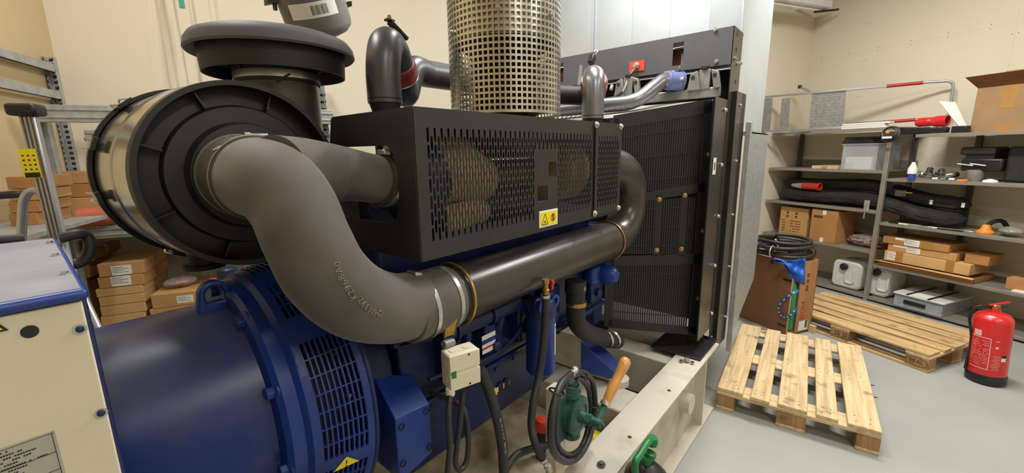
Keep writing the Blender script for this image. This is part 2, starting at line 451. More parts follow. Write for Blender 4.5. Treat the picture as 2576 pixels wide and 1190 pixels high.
# ---------------- base frame
YF=.60; ZF=.45; XA,XB=-.72,2.66
bf=thing('base_frame','cream painted steel base frame carrying the diesel generator','frame',(.9,YC,0))
yb2=2*YC-YF
def cbeam(y,sg):     # C-section side beam with its web set in from the outer edge
    o=MB(); w=.16
    o.box((XA,min(y,y+sg*w),ZF-.012),(XB,max(y,y+sg*w),ZF))
    o.box((XA,min(y+sg*.0,y+sg*w),0),(XB,max(y,y+sg*w),.014))
    yy=y+sg*.06; o.box((XA,min(yy,yy+sg*.012),.014),(XB,max(yy,yy+sg*.012),ZF-.012))
    return o
sb=cbeam(YF,1).build('side_beam','beige_dirty',bf,bevel=.003)
cbeam(yb2,-1).build('side_beam','beige',bf,bevel=.003)
for x in (2.42,1.0):       # stiffener plates of the web
    o=MB(); o.box((x,YF+.005,.014),(x+.012,YF+.06,ZF-.012)); o.build('stiffener','beige',bf)
o=MB(); o.cyl((2.22,YF+.012,.25),(2.22,YF+.07,.25),.055,28); o.build('lifting_tube','beige',bf)
o=MB(); o.box((2.28,YF+.095,.1),(2.3,YF+.099,.3)); 
# cross members and tank top
for x,w in ((1.35,.0),(1.78,.2),(2.36,.16)):
    if w==0: continue
    o=MB(); o.box((x-w/2,YF+.1,.16),(x+w/2,yb2-.1,ZF-.03)); o.build('cross_beam','beige_dirty',bf,bevel=.01)
o=MB(); o.box((XA,YF+.112,.10),(1.62,yb2-.112,.30)); o.build('tank_top','tank_top',bf,bevel=.004)
o=MB(); o.box((1.62,YF+.112,.0),(XB,yb2-.112,.06)); o.build('tray_floor','tank_top',bf)
o=MB(); o.box((XB-.14,YF+.1,.06),(XB,yb2-.1,ZF-.002)); o.build('end_beam','beige',bf,bevel=.004)
o=MB(); o.box((.98,YF+.005,ZF),(1.13,YF+.155,ZF+.006)); pl=o.build('corner_plate','beige',bf,bevel=.002)
bolt(P(1513,1168,'z',ZF+.006),(0,0,1),.011,.008,'shelf_dark',bf)
for x in (1.5,1.95): bolt((x,YF+.05,ZF),(0,0,1),.006,.004,'shelf_dark',bf)
# sticker on the tank top
q=P(1492,1090,'z',.302); o=MB(); o.box((q.x-.03,q.y-.03,.3005),(q.x+.03,q.y+.03,.3015)); o.build('warning_sticker','yellow',bf)
# red filler cap with black neck
q=P(1364,1120,'z',.36)
o=MB(); o.lathe([(.026,0),(.026,.05)],(q.x,q.y,.30),(0,0,1),20,caps=True); fn=o.build('filler_neck','black',bf)
q2=P(1364,1080,'y',q.y)
o=MB(); o.lathe([(.024,0),(.024,q2.z-.35)],(q.x,q.y,.35),(0,0,1),20,caps=True); o.build('filler_pipe','black',bf)
zc=q2.z
o=MB(); o.lathe([(.03,0),(.032,.01),(.032,.04),(.027,.05),(.02,.052)],(q.x,q.y,zc),(0,0,1),20,caps=True); o.build('filler_cap','orange_red',bf)

# ---------------- alternator
al=thing('alternator','blue cylindrical alternator with vented housing beside the cabinet','alternator',(.2,YC,.45))
AX=(1,0,0)
o=MB(); o.lathe([(.06,-.75),(.25,-.75),(.292,-.70),(.294,.33),(.30,.345)],(0,YC,ZC),AX,96,caps=True); o.build('barrel','blue_dusty',al)
o=MB(); o.lathe([(.28,.315),(.336,.318),(.347,.33),(.347,.36),(.36,.372),(.36,.385),(.33,.39)],(0,YC,ZC),AX,96); fl=o.build('flange','blue',al)
for k in range(10):
    a=2*PI*k/10+.2
    c=Vector((.322,YC+.322*math.cos(a),ZC+.322*math.sin(a)))
    b=MB(); b.lathe([(.016,0),(.016,-.02)],c,AX,6,caps=True); b.lathe([(.024,.0),(.024,.03)],c,AX,12,caps=True); b.build('flange_bolt','blue',al,bevel=.002)
# conical vented housing: cells with real slots
X0,X1,R0,R1=.375,.522,.36,.394
def cone_pt(x,ang,dr=0):
    r=R0+(R1-R0)*(x-X0)/(X1-X0)+dr
    return Vector((x,YC+r*math.cos(ang),ZC+r*math.sin(ang)))
# angle of a pixel on the cone
def cone_angle(px,py,x):
    q=P(px,py,'x',x); return math.atan2(q.z-ZC,q.y-YC)%(2*PI)
aT=cone_angle(750,858,.385); aB=cone_angle(800,1130,.40)
aT,aB=min(aT,aB),max(aT,aB)
wins=[]   # (angle0, angle1, rows)
pitch=(aB-aT)/7.0
wins=[(aT,aB,7),(aT-.20-3*pitch,aT-.20,3),(aT-.36-7*pitch,aT-.36-3.4*pitch,4),(aB+.10,aB+.10+3*pitch,3)]
o=MB(); grilles=[]
NX=9; xs=[X0+.016+(X1-X0-.034)*i/NX for i in range(NX+1)]
N=240
def in_win(a):
    for w in wins:
        if w[0]-1e-6<=a<=w[1]+1e-6: return w
    return None
# solid cone sectors between the windows
edges=sorted(wins)
segs=[]; prev=edges[-1][1]-2*PI
for w in edges: segs.append((prev,w[0])); prev=w[1]
for (a0,a1) in segs:
    k=max(2,int((a1-a0)/.05))
    for i in range(k):
        b0=a0+(a1-a0)*i/k; b1=a0+(a1-a0)*(i+1)/k
        o.add([cone_pt(X0,b0),cone_pt(X1,b0),cone_pt(X1,b1),cone_pt(X0,b1)],[(0,1,2,3)])
for (a0,a1,rows) in wins:
    for (xa,xb) in ((X0,xs[0]),(xs[-1],X1)):
        for i in range(8):
            b0=a0+(a1-a0)*i/8; b1=a0+(a1-a0)*(i+1)/8
            o.add([cone_pt(xa,b0),cone_pt(xb,b0),cone_pt(xb,b1),cone_pt(xa,b1)],[(0,1,2,3)])
    g=MB(); grilles.append(g)
    for i in range(NX+1):
        for j in range(rows):
            b0=a0+(a1-a0)*j/rows; b1=a0+(a1-a0)*(j+1)/rows; w=.0022
            for dr in (0,-.008): pass
            v=[cone_pt(xs[i]-w,b0),cone_pt(xs[i]+w,b0),cone_pt(xs[i]+w,b1),cone_pt(xs[i]-w,b1)]
            u=[cone_pt(xs[i]-w,b0,-.008),cone_pt(xs[i]+w,b0,-.008),cone_pt(xs[i]+w,b1,-.008),cone_pt(xs[i]-w,b1,-.008)]
            g.add(v+u,[(0,1,2,3),(4,7,6,5),(0,3,7,4),(1,5,6,2)])
    for j in range(rows+1):
        b0=a0+(a1-a0)*j/rows; w=.0045
        for i in range(NX):
            v=[cone_pt(xs[i],b0-w),cone_pt(xs[i+1],b0-w),cone_pt(xs[i+1],b0+w),cone_pt(xs[i],b0+w)]
            u=[cone_pt(xs[i],b0-w,-.008),cone_pt(xs[i+1],b0-w,-.008),cone_pt(xs[i+1],b0+w,-.008),cone_pt(xs[i],b0+w,-.008)]
            g.add(v+u,[(0,1,2,3),(4,7,6,5),(0,1,5,4),(3,7,6,2)])
hs=o.build('vented_housing','blue',al)
for g in grilles: g.build('vent_grille','blue',hs)
o=MB(); o.lathe([(R1-.002,X1-.004),(R1+.003,X1),(R1+.003,X1+.008),(R1-.01,X1+.012),(.28,X1+.012)],(0,YC,ZC),AX,96); o.build('rear_flange','blue_dark',al)
o=MB(); o.lathe([(.30,.385),(.30,.50)],(0,YC,ZC),AX,48); o.build('rotor_fan','black',al)
for k,(px,py) in enumerate(((853,884),(888,1000))):
    q=P(px,py,'x',.49); d=(Vector((0,YC,ZC))-Vector((0,q.y,q.z))).normalized()
    o=MB(); o.lathe([(.006,0),(.006,.012)],q+d*.03,-d,10,caps=True); o.build('coupling_bolt','bolt_white',al)
# lifting lug on top of the barrel
a=P(485,782,'y',YC-.03); c=P(596,757,'y',YC-.03); zt=P(540,703,'y',YC-.03).z
lg=MB(); n=14; outer=[]; inner=[]
x0,x1=a.x+.005,c.x-.005; xm=(x0+x1)/2; zb=ZC+.285; R=(x1-x0)/2*.82; zc=zt-R
pro=[(x0,zb)]+[(xm+R*math.cos(PI-PI*i/n),zc+R*math.sin(PI-PI*i/n)) for i in range(n+1)]+[(x1,zb)]
rin=R*.58
inn=[(xm-rin*.95,zb+.028)]+[(xm+rin*math.cos(PI-PI*i/n),zc+.0*R+rin*math.sin(PI-PI*i/n)) for i in range(n+1)]+[(xm+rin*.95,zb+.028)]
m=len(pro); th=.03; yl=YC-.03
vs=[(p[0],yl-th/2,p[1]) for p in pro]+[(p[0],yl-th/2,p[1]) for p in inn]+[(p[0],yl+th/2,p[1]) for p in pro]+[(p[0],yl+th/2,p[1]) for p in inn]
fs=[]
for i in range(m):
    j=(i+1)%m
    fs+=[(i,j,m+j,m+i),(2*m+i,3*m+i,3*m+j,2*m+j),(i,2*m+i,2*m+j,j),(m+i,m+j,3*m+j,3*m+i)]
lg.add(vs,fs); lg.build('lifting_lug','blue',al,bevel=.006,seg=3)
# warning triangle on the lower housing
q=P(868,1165,'x',.43); nrm=Vector((0,q.y-YC,q.z-ZC)).normalized(); nrm=(nrm+Vector((-.5,0,0))).normalized()
ux=Vector((1,0,0)); ux=(ux-nrm*ux.dot(nrm)).normalized(); uy=nrm.cross(ux)
if uy.z<0: uy=-uy
tri=[q+ux*.028-uy*.02,q+uy*.03,q-ux*.028-uy*.02]
qa=cone_angle(868,1168,.44)
def on_cone(x,a): return cone_pt(x,a,.0015)
T3=[on_cone(.415,qa+.05),on_cone(.445,qa-.055),on_cone(.478,qa+.03)]
o=MB(); o.prism(T3,nrm*.001); wt=o.build('warning_triangle','yellow',al)
cen=(T3[0]+T3[1]+T3[2])/3
text_mesh('!',.03,cen+nrm*.0014,ux,uy,'ink','mark',wt)

# ---------------- control cabinet
YK=.74; XK=P(218,745,'y',YK).x; zk=P(112,765,'y',YK).z
cb=thing('control_cabinet','cream control cabinet with blue lid at the alternator end','cabinet',(-.4,YK+.26,.45))
XL=-.62; YKB=YK+.52
zb=.5
o=MB(); o.prism([(XL,YK+.006,zb),(XL,1.02,zb),(XL,1.02,ZC+.31),(XL,YKB,ZC+.31),(XL,YKB,zk),(XL,YK+.006,zk)],(XK-XL,0,0)); o.build('body','blue_dark',cb,bevel=.004)
o=MB(); o.box((XL,YK-.004,zb),(XK-.005,YK+.006,zk-.004)); fp=o.build('front_panel','cream_panel',cb,bevel=.002)
zl0=P(225,768,'y',YK-.012).z; zl1=P(225,725,'y',YK-.012).z; XLD=P(225,740,'y',YK-.012).x
o=MB(); o.box((XL-.01,YK-.012,zk-.002),(XLD,YKB+.012,zl1)); ld=o.build('lid','blue',cb,bevel=.006,seg=3)
o=MB(); o.box((XL,YK-.004,zl1-.0005),(XLD-.006,YKB+.004,zl1+.0012)); o.build('lid_top','blue_lid',cb,bevel=.001)
for (px,py) in ((126,612),(140,644),(164,690)):
    bolt(P(px,py,'z',zl1+.001),(0,0,1),.0045,.004,'zinc',cb)
for (px,py) in ((201,828),(254,1039)):
    bolt(P(px,py,'y',YK-.005),(0,-1,0),.0042,.004,'blue_dark',cb,'panel_screw',False,True); MB().lathe([(.0068,0),(.0068,.0012),(.004,.0012)],P(px,py,'y',YK-.004),(0,-1,0),20,caps=True).build('washer','zinc',cb)
q=P(75,834,'y',YK-.004); o=MB(); o.lathe([(.0075,0),(.0075,.001),(.0066,.002)],q,(0,-1,0),24,caps=True); o.build('hole_plug','ink',cb)
q=P(-60,900,'y',YK-.004); 
# warning triangle at the left edge of the view
a=P(22,830,'y',YK-.005); s=.019
o=MB(); o.prism([a,a+Vector((-.034,0,0)),a+Vector((-.017,0,.029))],(0,-.0006,0)); wt=o.build('warning_sign','ink',cb)
o=MB(); o.prism([a+Vector((-.004,-.0006,.0022)),a+Vector((-.030,-.0006,.0022)),a+Vector((-.017,-.0006,.0247))],(0,-.0006,0)); o.build('warning_face','yellow',wt)
# rating plate
a=P(137,1082,'y',YK-.005); w=.075; h=.09
o=MB(); o.box((a.x-w,YK-.0055,a.z-h),(a.x,YK-.004,a.z)); rp=o.build('rating_plate','label_grey',cb)
o=MB()
o.box((a.x-w,YK-.006,a.z-.0026),(a.x-.001,YK-.0055,a.z-.0022)); o.box((a.x-.0032,YK-.006,a.z-h),(a.x-.0026,YK-.0055,a.z-.002))
random.seed(3)
for k in range(9):
    z=a.z-.006-k*.0042; L=random.uniform(.02,.045); st=a.x-w+.004+random.uniform(0,.02)
    n=int(L/.0022)
    for i in range(n):
        if random.random()<.8: o.box((st+i*.0022,YK-.006,z-.0008),(st+i*.0022+.0016,YK-.0055,z+.0008))
for k in (14,26): o.box((a.x-w,YK-.006,a.z-.002*k-.0003),(a.x-.003,YK-.0055,a.z-.002*k+.0003))
o.build('print','ink',rp,kind='stuff',smooth=False)

# ---------------- diesel engine
en=thing('diesel_engine','dark blue diesel engine between alternator and radiator','engine',(1.3,YC,.45))
YE=1.03
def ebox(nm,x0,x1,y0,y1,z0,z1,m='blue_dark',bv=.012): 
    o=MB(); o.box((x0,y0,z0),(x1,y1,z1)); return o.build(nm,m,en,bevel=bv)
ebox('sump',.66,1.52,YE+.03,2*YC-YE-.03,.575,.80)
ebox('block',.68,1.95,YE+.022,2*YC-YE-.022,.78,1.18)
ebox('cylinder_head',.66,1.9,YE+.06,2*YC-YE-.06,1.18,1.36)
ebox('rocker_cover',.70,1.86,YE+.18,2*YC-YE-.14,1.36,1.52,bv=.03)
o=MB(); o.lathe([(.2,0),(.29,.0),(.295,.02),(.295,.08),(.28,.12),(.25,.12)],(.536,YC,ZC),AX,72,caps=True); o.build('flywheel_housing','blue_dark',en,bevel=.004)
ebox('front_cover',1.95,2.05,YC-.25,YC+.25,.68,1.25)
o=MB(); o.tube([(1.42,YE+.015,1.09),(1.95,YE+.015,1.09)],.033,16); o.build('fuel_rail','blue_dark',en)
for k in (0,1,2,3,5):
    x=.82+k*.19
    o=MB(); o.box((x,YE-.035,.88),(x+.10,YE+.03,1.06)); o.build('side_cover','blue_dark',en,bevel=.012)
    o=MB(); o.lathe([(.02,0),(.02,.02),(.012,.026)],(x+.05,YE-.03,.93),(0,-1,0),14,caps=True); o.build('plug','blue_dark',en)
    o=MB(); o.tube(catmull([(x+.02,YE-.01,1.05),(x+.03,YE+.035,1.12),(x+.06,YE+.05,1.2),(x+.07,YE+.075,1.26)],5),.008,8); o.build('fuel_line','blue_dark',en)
o=MB(); o.box((1.76,YE-.05,.97),(1.96,YE+.02,1.075)); o.build('pump_housing','blue',en,bevel=.03,seg=3)
o=MB(); o.lathe([(.05,0),(.05,.05),(.03,.08)],(1.86,YE-.04,1.02),(0,-1,0),20,caps=True); o.build('housing_boss','blue',en)
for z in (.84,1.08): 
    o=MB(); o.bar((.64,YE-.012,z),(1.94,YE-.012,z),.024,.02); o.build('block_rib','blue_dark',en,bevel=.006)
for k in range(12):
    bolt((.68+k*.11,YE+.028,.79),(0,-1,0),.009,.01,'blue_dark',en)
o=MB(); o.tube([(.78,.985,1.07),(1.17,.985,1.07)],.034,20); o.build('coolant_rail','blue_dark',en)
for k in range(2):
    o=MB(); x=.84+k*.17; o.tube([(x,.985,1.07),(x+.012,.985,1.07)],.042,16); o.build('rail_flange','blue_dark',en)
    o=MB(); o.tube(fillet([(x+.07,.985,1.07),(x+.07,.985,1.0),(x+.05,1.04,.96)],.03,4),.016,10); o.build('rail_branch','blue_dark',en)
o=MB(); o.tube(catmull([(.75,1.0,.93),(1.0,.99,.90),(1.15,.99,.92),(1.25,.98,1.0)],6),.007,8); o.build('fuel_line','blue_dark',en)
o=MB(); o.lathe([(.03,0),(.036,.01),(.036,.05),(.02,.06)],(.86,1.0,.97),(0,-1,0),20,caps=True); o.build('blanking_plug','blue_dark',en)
# sloping cover plate under the intake elbow
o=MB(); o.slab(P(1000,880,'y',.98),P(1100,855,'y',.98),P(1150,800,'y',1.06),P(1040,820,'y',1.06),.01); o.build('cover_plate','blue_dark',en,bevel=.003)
# mounting pad of the flywheel housing
F4=[P(994,1056,'y',.93),P(1081,1016,'y',.93),P(1088,1138,'y',.93),P(1006,1215,'y',.93)]
T2=[P(937,942,'y',1.05),P(1039,942,'y',1.05)]
B2=[P(950,1160,'y',1.05),F4[2]+Vector((0,.13,0))]
o=MB(); o.add(F4+T2+B2,[(0,3,2,1),(0,1,5,4),(0,4,6,3),(1,2,7,5),(4,5,7,6),(3,6,7,2)]); mp=o.build('mounting_pad','blue',en,bevel=.004)
for (px,py) in ((1072,1034),(1010,1074),(1080,1124),(1014,1166)):
    q=P(px,py,'y',.93); o=MB(); o.lathe([(.0105,0),(.0105,.003),(.0075,.003),(.0075,-.004)],q,(0,-1,0),18); o.lathe([(.0075,-.0005),(.0001,-.0005)],q,(0,-1,0),18); o.build('bolt_hole','ink',mp)
# front foot: sloping bracket down to the frame with its rubber mount
fa=P(1540,905,'z',.50)
o=MB(); ft=[(1.80,1.06,.80),(1.80,1.06,.50),(fa.x,fa.y,.47),(fa.x,fa.y,.505)]
o.prism([(1.78,1.06,.66),(1.78,1.06,.48),(1.88,.89,.452),(1.88,.89,.475)],(.10,-.0,0)); o.build('front_foot','blue',en,bevel=.005)
o=MB(); o.lathe([(.055,0),(.055,.035)],(1.90,.90,ZF-.03),(0,0,1),24,caps=True); o.build('rubber_mount','beige',en)
# emblem and warning sticker on the engine side
q=P(1231,862,'y',YE-.04)
o=MB(); o.box((q.x-.035,YE-.037,q.z-.035),(q.x+.035,YE-.036,q.z+.035)); es=o.build('engine_label','blue',en)
for (z0,z1,m_) in ((-.035,-.020,'white'),(-.012,.0,'white'),(.018,.035,'white'),(-.019,-.013,'red_dull')):
    o=MB(); o.box((q.x-.035,YE-.0385,q.z+z0),(q.x+.035,YE-.037,q.z+z1)); o.build('stripe',m_,es)
text_mesh('ENGINE',.015,(q.x,YE-.0395,q.z+.026),(1,0,0),(0,0,1),'ink','lettering',es) if False else None
ys=1.055
a=P(1237,995,'y',ys); c=P(1281,955,'y',ys)
o=MB(); o.box((a.x,ys-.001,min(a.z,c.z)-.002),(c.x,ys,max(a.z,c.z)+.0)); o.build('warning_strip','cream_plastic',en)
zz=(a.z+c.z)/2; w3=(c.x-a.x)/3
o=MB(); o.box((a.x+w3*1.1,ys-.0018,zz-.022),(a.x+w3*1.9,ys-.001,zz+.022)); o.box((a.x+w3*2.1,ys-.0018,zz-.022),(a.x+w3*2.9,ys-.001,zz+.022)); o.build('strip_symbol','ink',en)
o=MB(); o.prism([(a.x+.004,ys-.001,zz-.02),(a.x+w3-.002,ys-.001,zz-.02),(a.x+w3/2,ys-.001,zz+.02)],(0,-.0008,0)); o.build('strip_triangle','yellow',en)

# ---------------- fuel filter canister
YFl=.915
ff=thing('fuel_filter','blue canister filter with cream label on the engine side','filter',(P(1362,860,'y',YFl).x,YFl,.7))
fx=P(1360,860,'y',YFl).x; zb=P(1362,935,'y',YFl).z; zt=P(1362,790,'y',YFl).z
ra=.058
o=MB(); o.lathe([(.02,-.005),(ra*.8,0),(ra,.015),(ra,zt-zb)],(fx,YFl,zb),(0,0,1),40,caps=True); o.build('canister','blue',ff)
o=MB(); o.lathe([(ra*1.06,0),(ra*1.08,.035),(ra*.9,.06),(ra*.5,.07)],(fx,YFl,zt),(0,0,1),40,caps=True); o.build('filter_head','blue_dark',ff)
for s in (-.035,.045):
    o=MB(); o.lathe([(.014,0),(.026,0),(.026,.02),(.014,.02)],(fx+s,YFl-.02,zt+.05),(0,-1,0),20,closed=True); o.build('port_ring','blue',ff)
    o=MB(); o.box((fx+s-.02,YFl-.02,zt+.02),(fx+s+.02,YFl+.05,zt+.078)); o.build('port_block','blue_dark',ff,bevel=.008)
# label wrapped on the right of the canister
o=MB(); vs=[];a0,a1=-1.35,.15
for i in range(13):
    a=a0+(a1-a0)*i/12
    for z in (zb+.085,zt-.03): vs.append((fx+(ra+.0008)*math.cos(a),YFl+(ra+.0008)*math.sin(a),z))
o.add(vs,[(2*i,2*i+2,2*i+3,2*i+1) for i in range(12)]); lb=o.build('filter_label','cream_plastic',ff)
o=MB()
for k in range(9):
    z=zb+.09+k*.013
    for i in range(8):
        a=-1.25+i*.1; b_=a+.075
        p=[(fx+(ra+.0014)*math.cos(t),YFl+(ra+.0014)*math.sin(t)) for t in (a,b_)]
        o.add([(*p[0],z),(*p[1],z),(*p[1],z+(.008 if k==8 else .0022)),(*p[0],z+(.008 if k==8 else .0022))],[(0,1,2,3)])
o.build('print','ink_brown',lb,kind='stuff')

# ---------------- air cleaner drum
DX,DZ=.397,1.585; YD=1.25
dr=thing('air_cleaner','black drum air cleaner with polished steel shell','air cleaner',(DX,1.45,1.33))
RD=.228
o=MB(); o.lathe([(RD+.006,.0),(RD+.008,.05),(RD+.008,.15),(RD+.011,.153),(RD+.011,.162),(RD+.008,.165),(RD+.010,.34)],(DX,YD,DZ),(-.06,1,0),96); o.build('shell','stainless',dr)
# front cover: dished, stepped rings
o=MB(); o.lathe([(.10,-.015),(.128,-.012),(.132,.006),(.136,.012),(.172,.016),(.176,.022),(.178,.034),(.222,.042),(.222,-.004),(.234,-.004),(.236,.03),(.232,.05)],(DX,YD-.02,DZ),(0,1,0),96); fc=o.build('front_cover','drum_plastic',dr)
for k in range(8):
    a=2*PI*k/8+.42; d=Vector((math.cos(a),0,math.sin(a)))
    o=MB(); o.bar(Vector((DX,YD-.002,DZ))+d*.178,Vector((DX,YD+.006,DZ))+d*.224,.004,.026,(0,1,0)); o.build('cover_rib','drum_plastic',dr)
bx=Vector((DX-.022,YD+.34,DZ))
o=MB(); o.lathe([(.05,.05),(RD-.01,.04),(RD+.014,.026),(RD+.020,.012),(RD+.020,-.004),(RD+.011,-.008)],bx,(-.06,1,0),96); o.build('rear_cover','drum_plastic',dr)
for k,a in enumerate((2.78,3.35,2.25,4.3)):   # spring latches
    d=Vector((math.cos(a),0,math.sin(a))); t=Vector((-math.sin(a),0,math.cos(a)))
    c=bx+d*(RD+.018)
    lt=MB().obox(c+Vector((0,-.01,0)),t*.012,Vector((0,.045,0)),d*.003).build('latch','zinc',dr,bevel=.002)
    for s in (-1,1):
        MB().tube([c+t*.013*s+Vector((0,-.07,0))+d*.004,c+t*.013*s+Vector((0,.02,0))+d*.012,c+t*.010*s+Vector((0,.04,0))+d*.006],.0025,8).build('latch_wire','zinc',lt)
    MB().obox(c+Vector((0,-.08,0)),t*.018,Vector((0,.012,0)),d*.005).build('latch_seat','drum_plastic',lt,bevel=.002)
# support bracket below the drum
q=P(520,690,'y',1.45)
o=MB(); o.lathe([(.052,0),(.052,.012),(.04,.016),(.04,.12)],(q.x,1.45,1.32),(0,0,1),28,caps=True); o.build('drain_spout','drum_plastic',dr)

# ---------------- mushroom rain cap with stem
CX2,CY2=.60,1.49
rc=thing('intake_hood','dark grey mushroom shaped air intake hood on a stem','intake hood',(CX2,CY2,1.6))
zb=P(670,190,'y',CY2).z
o=MB(); o.lathe([(.0,.132),(.10,.130),(.145,.126),(.158,.116),(.20,.112),(.222,.103),(.234,.086),(.238,.064),(.233,.058),(.228,.062),(.2,.075)],(CX2,CY2,zb),(0,0,1),80); o.build('cap','cap_grey',rc)
o=MB(); o.lathe([(.20,.085),(.207,.07),(.204,.03),(.202,.0),(.198,.0),(.196,.04),(.125,.045),(.118,.025)],(CX2,CY2,zb),(0,0,1),80); o.build('bowl','drum_plastic',rc)
for k in range(6):
    a=2*PI*k/6+.3; d=Vector((math.cos(a),math.sin(a),0)); c=Vector((CX2,CY2,zb+.015))
    o=MB(); o.prism([c+d*.115+Vector((0,0,-.02)),c+d*.165+Vector((0,0,.04)),c+d*.115+Vector((0,0,.04))],Vector((-math.sin(a),math.cos(a),0))*.005); o.build('web','drum_plastic',rc)
zc=P(690,197,'y',CY2).z
o=MB(); o.lathe([(.122,0),(.122,zb+.05-(zc-.02))],(CX2,CY2,zc-.02),(0,0,1),64); o.build('collar','drum_plastic',rc)
band((CX2,CY2,zc),(0,0,1),.122,.022,.002,64).build('clamp_band','steel_perf',rc)
o=MB(); o.lathe([(.117,0),(.117,zc-.01-1.66)],(CX2,CY2,1.66),(0,0,1),64,caps=True); o.build('stem','pipe_black',rc)
q=P(712,195,'y',CY2-.12); o=MB(); o.bar((q.x-.02,q.y-.003,q.z-.012),(q.x+.02,q.y-.003,q.z+.012),.006,.006); o.build('clamp_screw','black',rc)

# ---------------- rubber intake elbow with its branch
YP=.95
el=thing('intake_elbow','dusty dark grey rubber intake elbow curving down from the drum','air hose',(.45,.95,1.15))
path=[P(648,449,'y',1.085),P(664,452,'y',1.05),P(700,470,'y',.985),P(742,525,'y',.935),P(776,605,'y',.895),P(826,695,'y',.890),P(902,757,'y',.905),P(985,775,'y',YP-.012),P(1045,764,'y',YP)]
cp=catmull(path,7)
rs=[.092,.092,.090,.087,.086,.089,.092,.093,.093]
rr=[]
for i in range(len(cp)):
    u=i/(len(cp)-1)*(len(rs)-1); k=min(int(u),len(rs)-2); rr.append(rs[k]+(rs[k+1]-rs[k])*(u-k))
o=MB(); o.tube(cp,rr,48); eb=o.build('elbow','rubber_dusty',el)
br=[P(700,440,'y',1.02),P(765,432,'y',1.05),P(850,436,'y',1.07),P(930,448,'x',.625),P(985,458,'x',.70)]
o=MB(); o.tube(catmull(br,7),[.088-.022*min(1,i/20) for i in range(29)],40); o.build('branch','rubber_dusty',el)
bd=(Vector(br[-1])-Vector(br[-2])).normalized(); 
bc=P(966,455,'x',.662)
band(bc,bd,.0705,.013,.0025).build('branch_clamp','zinc',el)
o=MB(); o.tube([bc-bd*.016,bc+bd*.03],.0700,36); o.build('branch_cuff','sleeve',el)
o=MB(); o.obox(bc+Vector((0,-.01,.076)),bd*.012,Vector((0,.018,0)),(0,0,.007)); o.build('clamp_screw','zinc',el,bevel=.003)
# rubber sleeve and clamps at the drum
d0=(path[1]-path[0]).normalized(); c0=path[0]
o=MB(); o.tube([c0-d0*.135,c0-d0*.09],.090,48); o.build('drum_collar','drum_plastic',el)
o=MB(); o.tube([c0-d0*.105,c0+d0*.004],.0965,48); o.build('drum_sleeve','sleeve',el,bevel=.004)
for t in (-.004,-.088): band(c0+d0*t,d0,.097,.011,.002,56).build('drum_clamp','steel_perf',el)
q=P(645,337,'y',c0.y+.02)
o=MB(); o.obox(q+Vector((0,0,-.004)),(.024,0,.0),(0,.006,0),(0,0,.005)); o.obox(q+Vector((-.02,0,-.004)),(.006,0,.0),(0,.007,0),(0,0,.007)); o.build('clamp_screw','zinc',el,bevel=.002)
o=MB(); pts=[P(535,378,'y',c0.y-.0),P(570,358,'y',c0.y),P(615,345,'y',c0.y+.01)]
for i in range(2): o.bar(pts[i],pts[i+1],.009,.002,(0,0,1))
o.build('clamp_tail','zinc',el)
# cast lettering following the curve, upside down
def on_tube(px,py):
    d=ray(px,py).normalized(); best=None
    for i in range(len(cp)):
        v=cp[i]-CAM; tca=v.dot(d); d2=v.length_squared-tca*tca; r=rr[i]
        if d2<r*r:
            t=tca-math.sqrt(r*r-d2)
            if best is None or t<best[0]: best=(t,i)
    return CAM+d*best[0],(CAM+d*best[0]-cp[best[1]]).normalized()
let=[]
A,B=(858,669),(842,652)
word2=[(848,668),(851,683),(0,0),(858,697),(864,710),(871,723),(878,735),(885,748)]
for ch,(px,py) in zip('0A 8692K',[(847,664),(852,679),None or (0,0),(858,697),(866,710),(874,723),(882,735),(888,746)]):
    if ch==' ': continue
    let.append((ch,px,py))
for ch,(px,py) in zip('29311 HC',[(907,755),(915,763),(923,771),(931,778),(938,783),(0,0),(947,787),(956,787)]):
    if ch==' ': continue
    let.append((ch,px,py))
for i,(ch,px,py) in enumerate(let):
    q,nn=on_tube(px,py)
    j=i+1 if i+1<len(let) and i!=6 else i-1
    q2,_=on_tube(let[j][1],let[j][2]); dd=(q-q2) if j>i else (q2-q)     # reading direction runs back up the curve
    xd=(dd-nn*dd.dot(nn)).normalized(); yd=nn.cross(xd)
    text_mesh(ch,.020,q,xd,yd,'letter_dust','cast_letter',el,ext=.0026)

# ---------------- charge air pipe
cpz=1.203
cpi=thing('charge_air_pipe','long straight black air pipe with clamps below the mesh guard','pipe',(1.2,YP,1.1))
XE=P(1520,605,'y',YP).x
pth=[(.60,YP,cpz+.012),(XE,YP,cpz),(XE+.17,YP,cpz+.0)]
xs_=P(1040,765,'y',YP).x
bend=[Vector((XE,YP,cpz)),Vector((XE+.10,YP,cpz+.005)),Vector((XE+.19,YP,cpz+.05)),Vector((XE+.245,YP,cpz+.14)),Vector((XE+.235,YP,cpz+.25)),Vector((XE+.15,YP,cpz+.33)),Vector((XE+.02,YP+.02,cpz+.36))]
o=MB(); o.tube([(xs_+.05,YP,cpz),(XE*.5+.4,YP,cpz)]+catmull(bend,7),.090,48); o.build('pipe','pipe_black',cpi)
o=MB(); o.tube([(xs_-.03,YP,cpz+.004),(xs_+.125,YP,cpz)],.0965,48); o.build('rubber_sleeve','rubber_dusty',cpi,bevel=.004)
for (px,py) in ((1052,760),(1110,745)):
    x=P(px,py,'y',YP).x; band((x,YP,cpz),AX,.097,.013,.002,56).build('sleeve_clamp','zinc',cpi)
q=P(1030,682,'y',YP); o=MB(); o.obox((q.x+.01,YP-.01,cpz+.102),(.012,0,-.003),(0,.02,0),(0,0,.008)); o.build('clamp_screw','zinc',cpi,bevel=.003)
x=P(1140,735,'y',YP).x
MB().tube(ring_pts((x,YP,cpz),AX,.0985,48),.005,10,closed=True).build('u_bolt','gold_zinc',cpi)
x2=P(1527,600,'y',YP).x
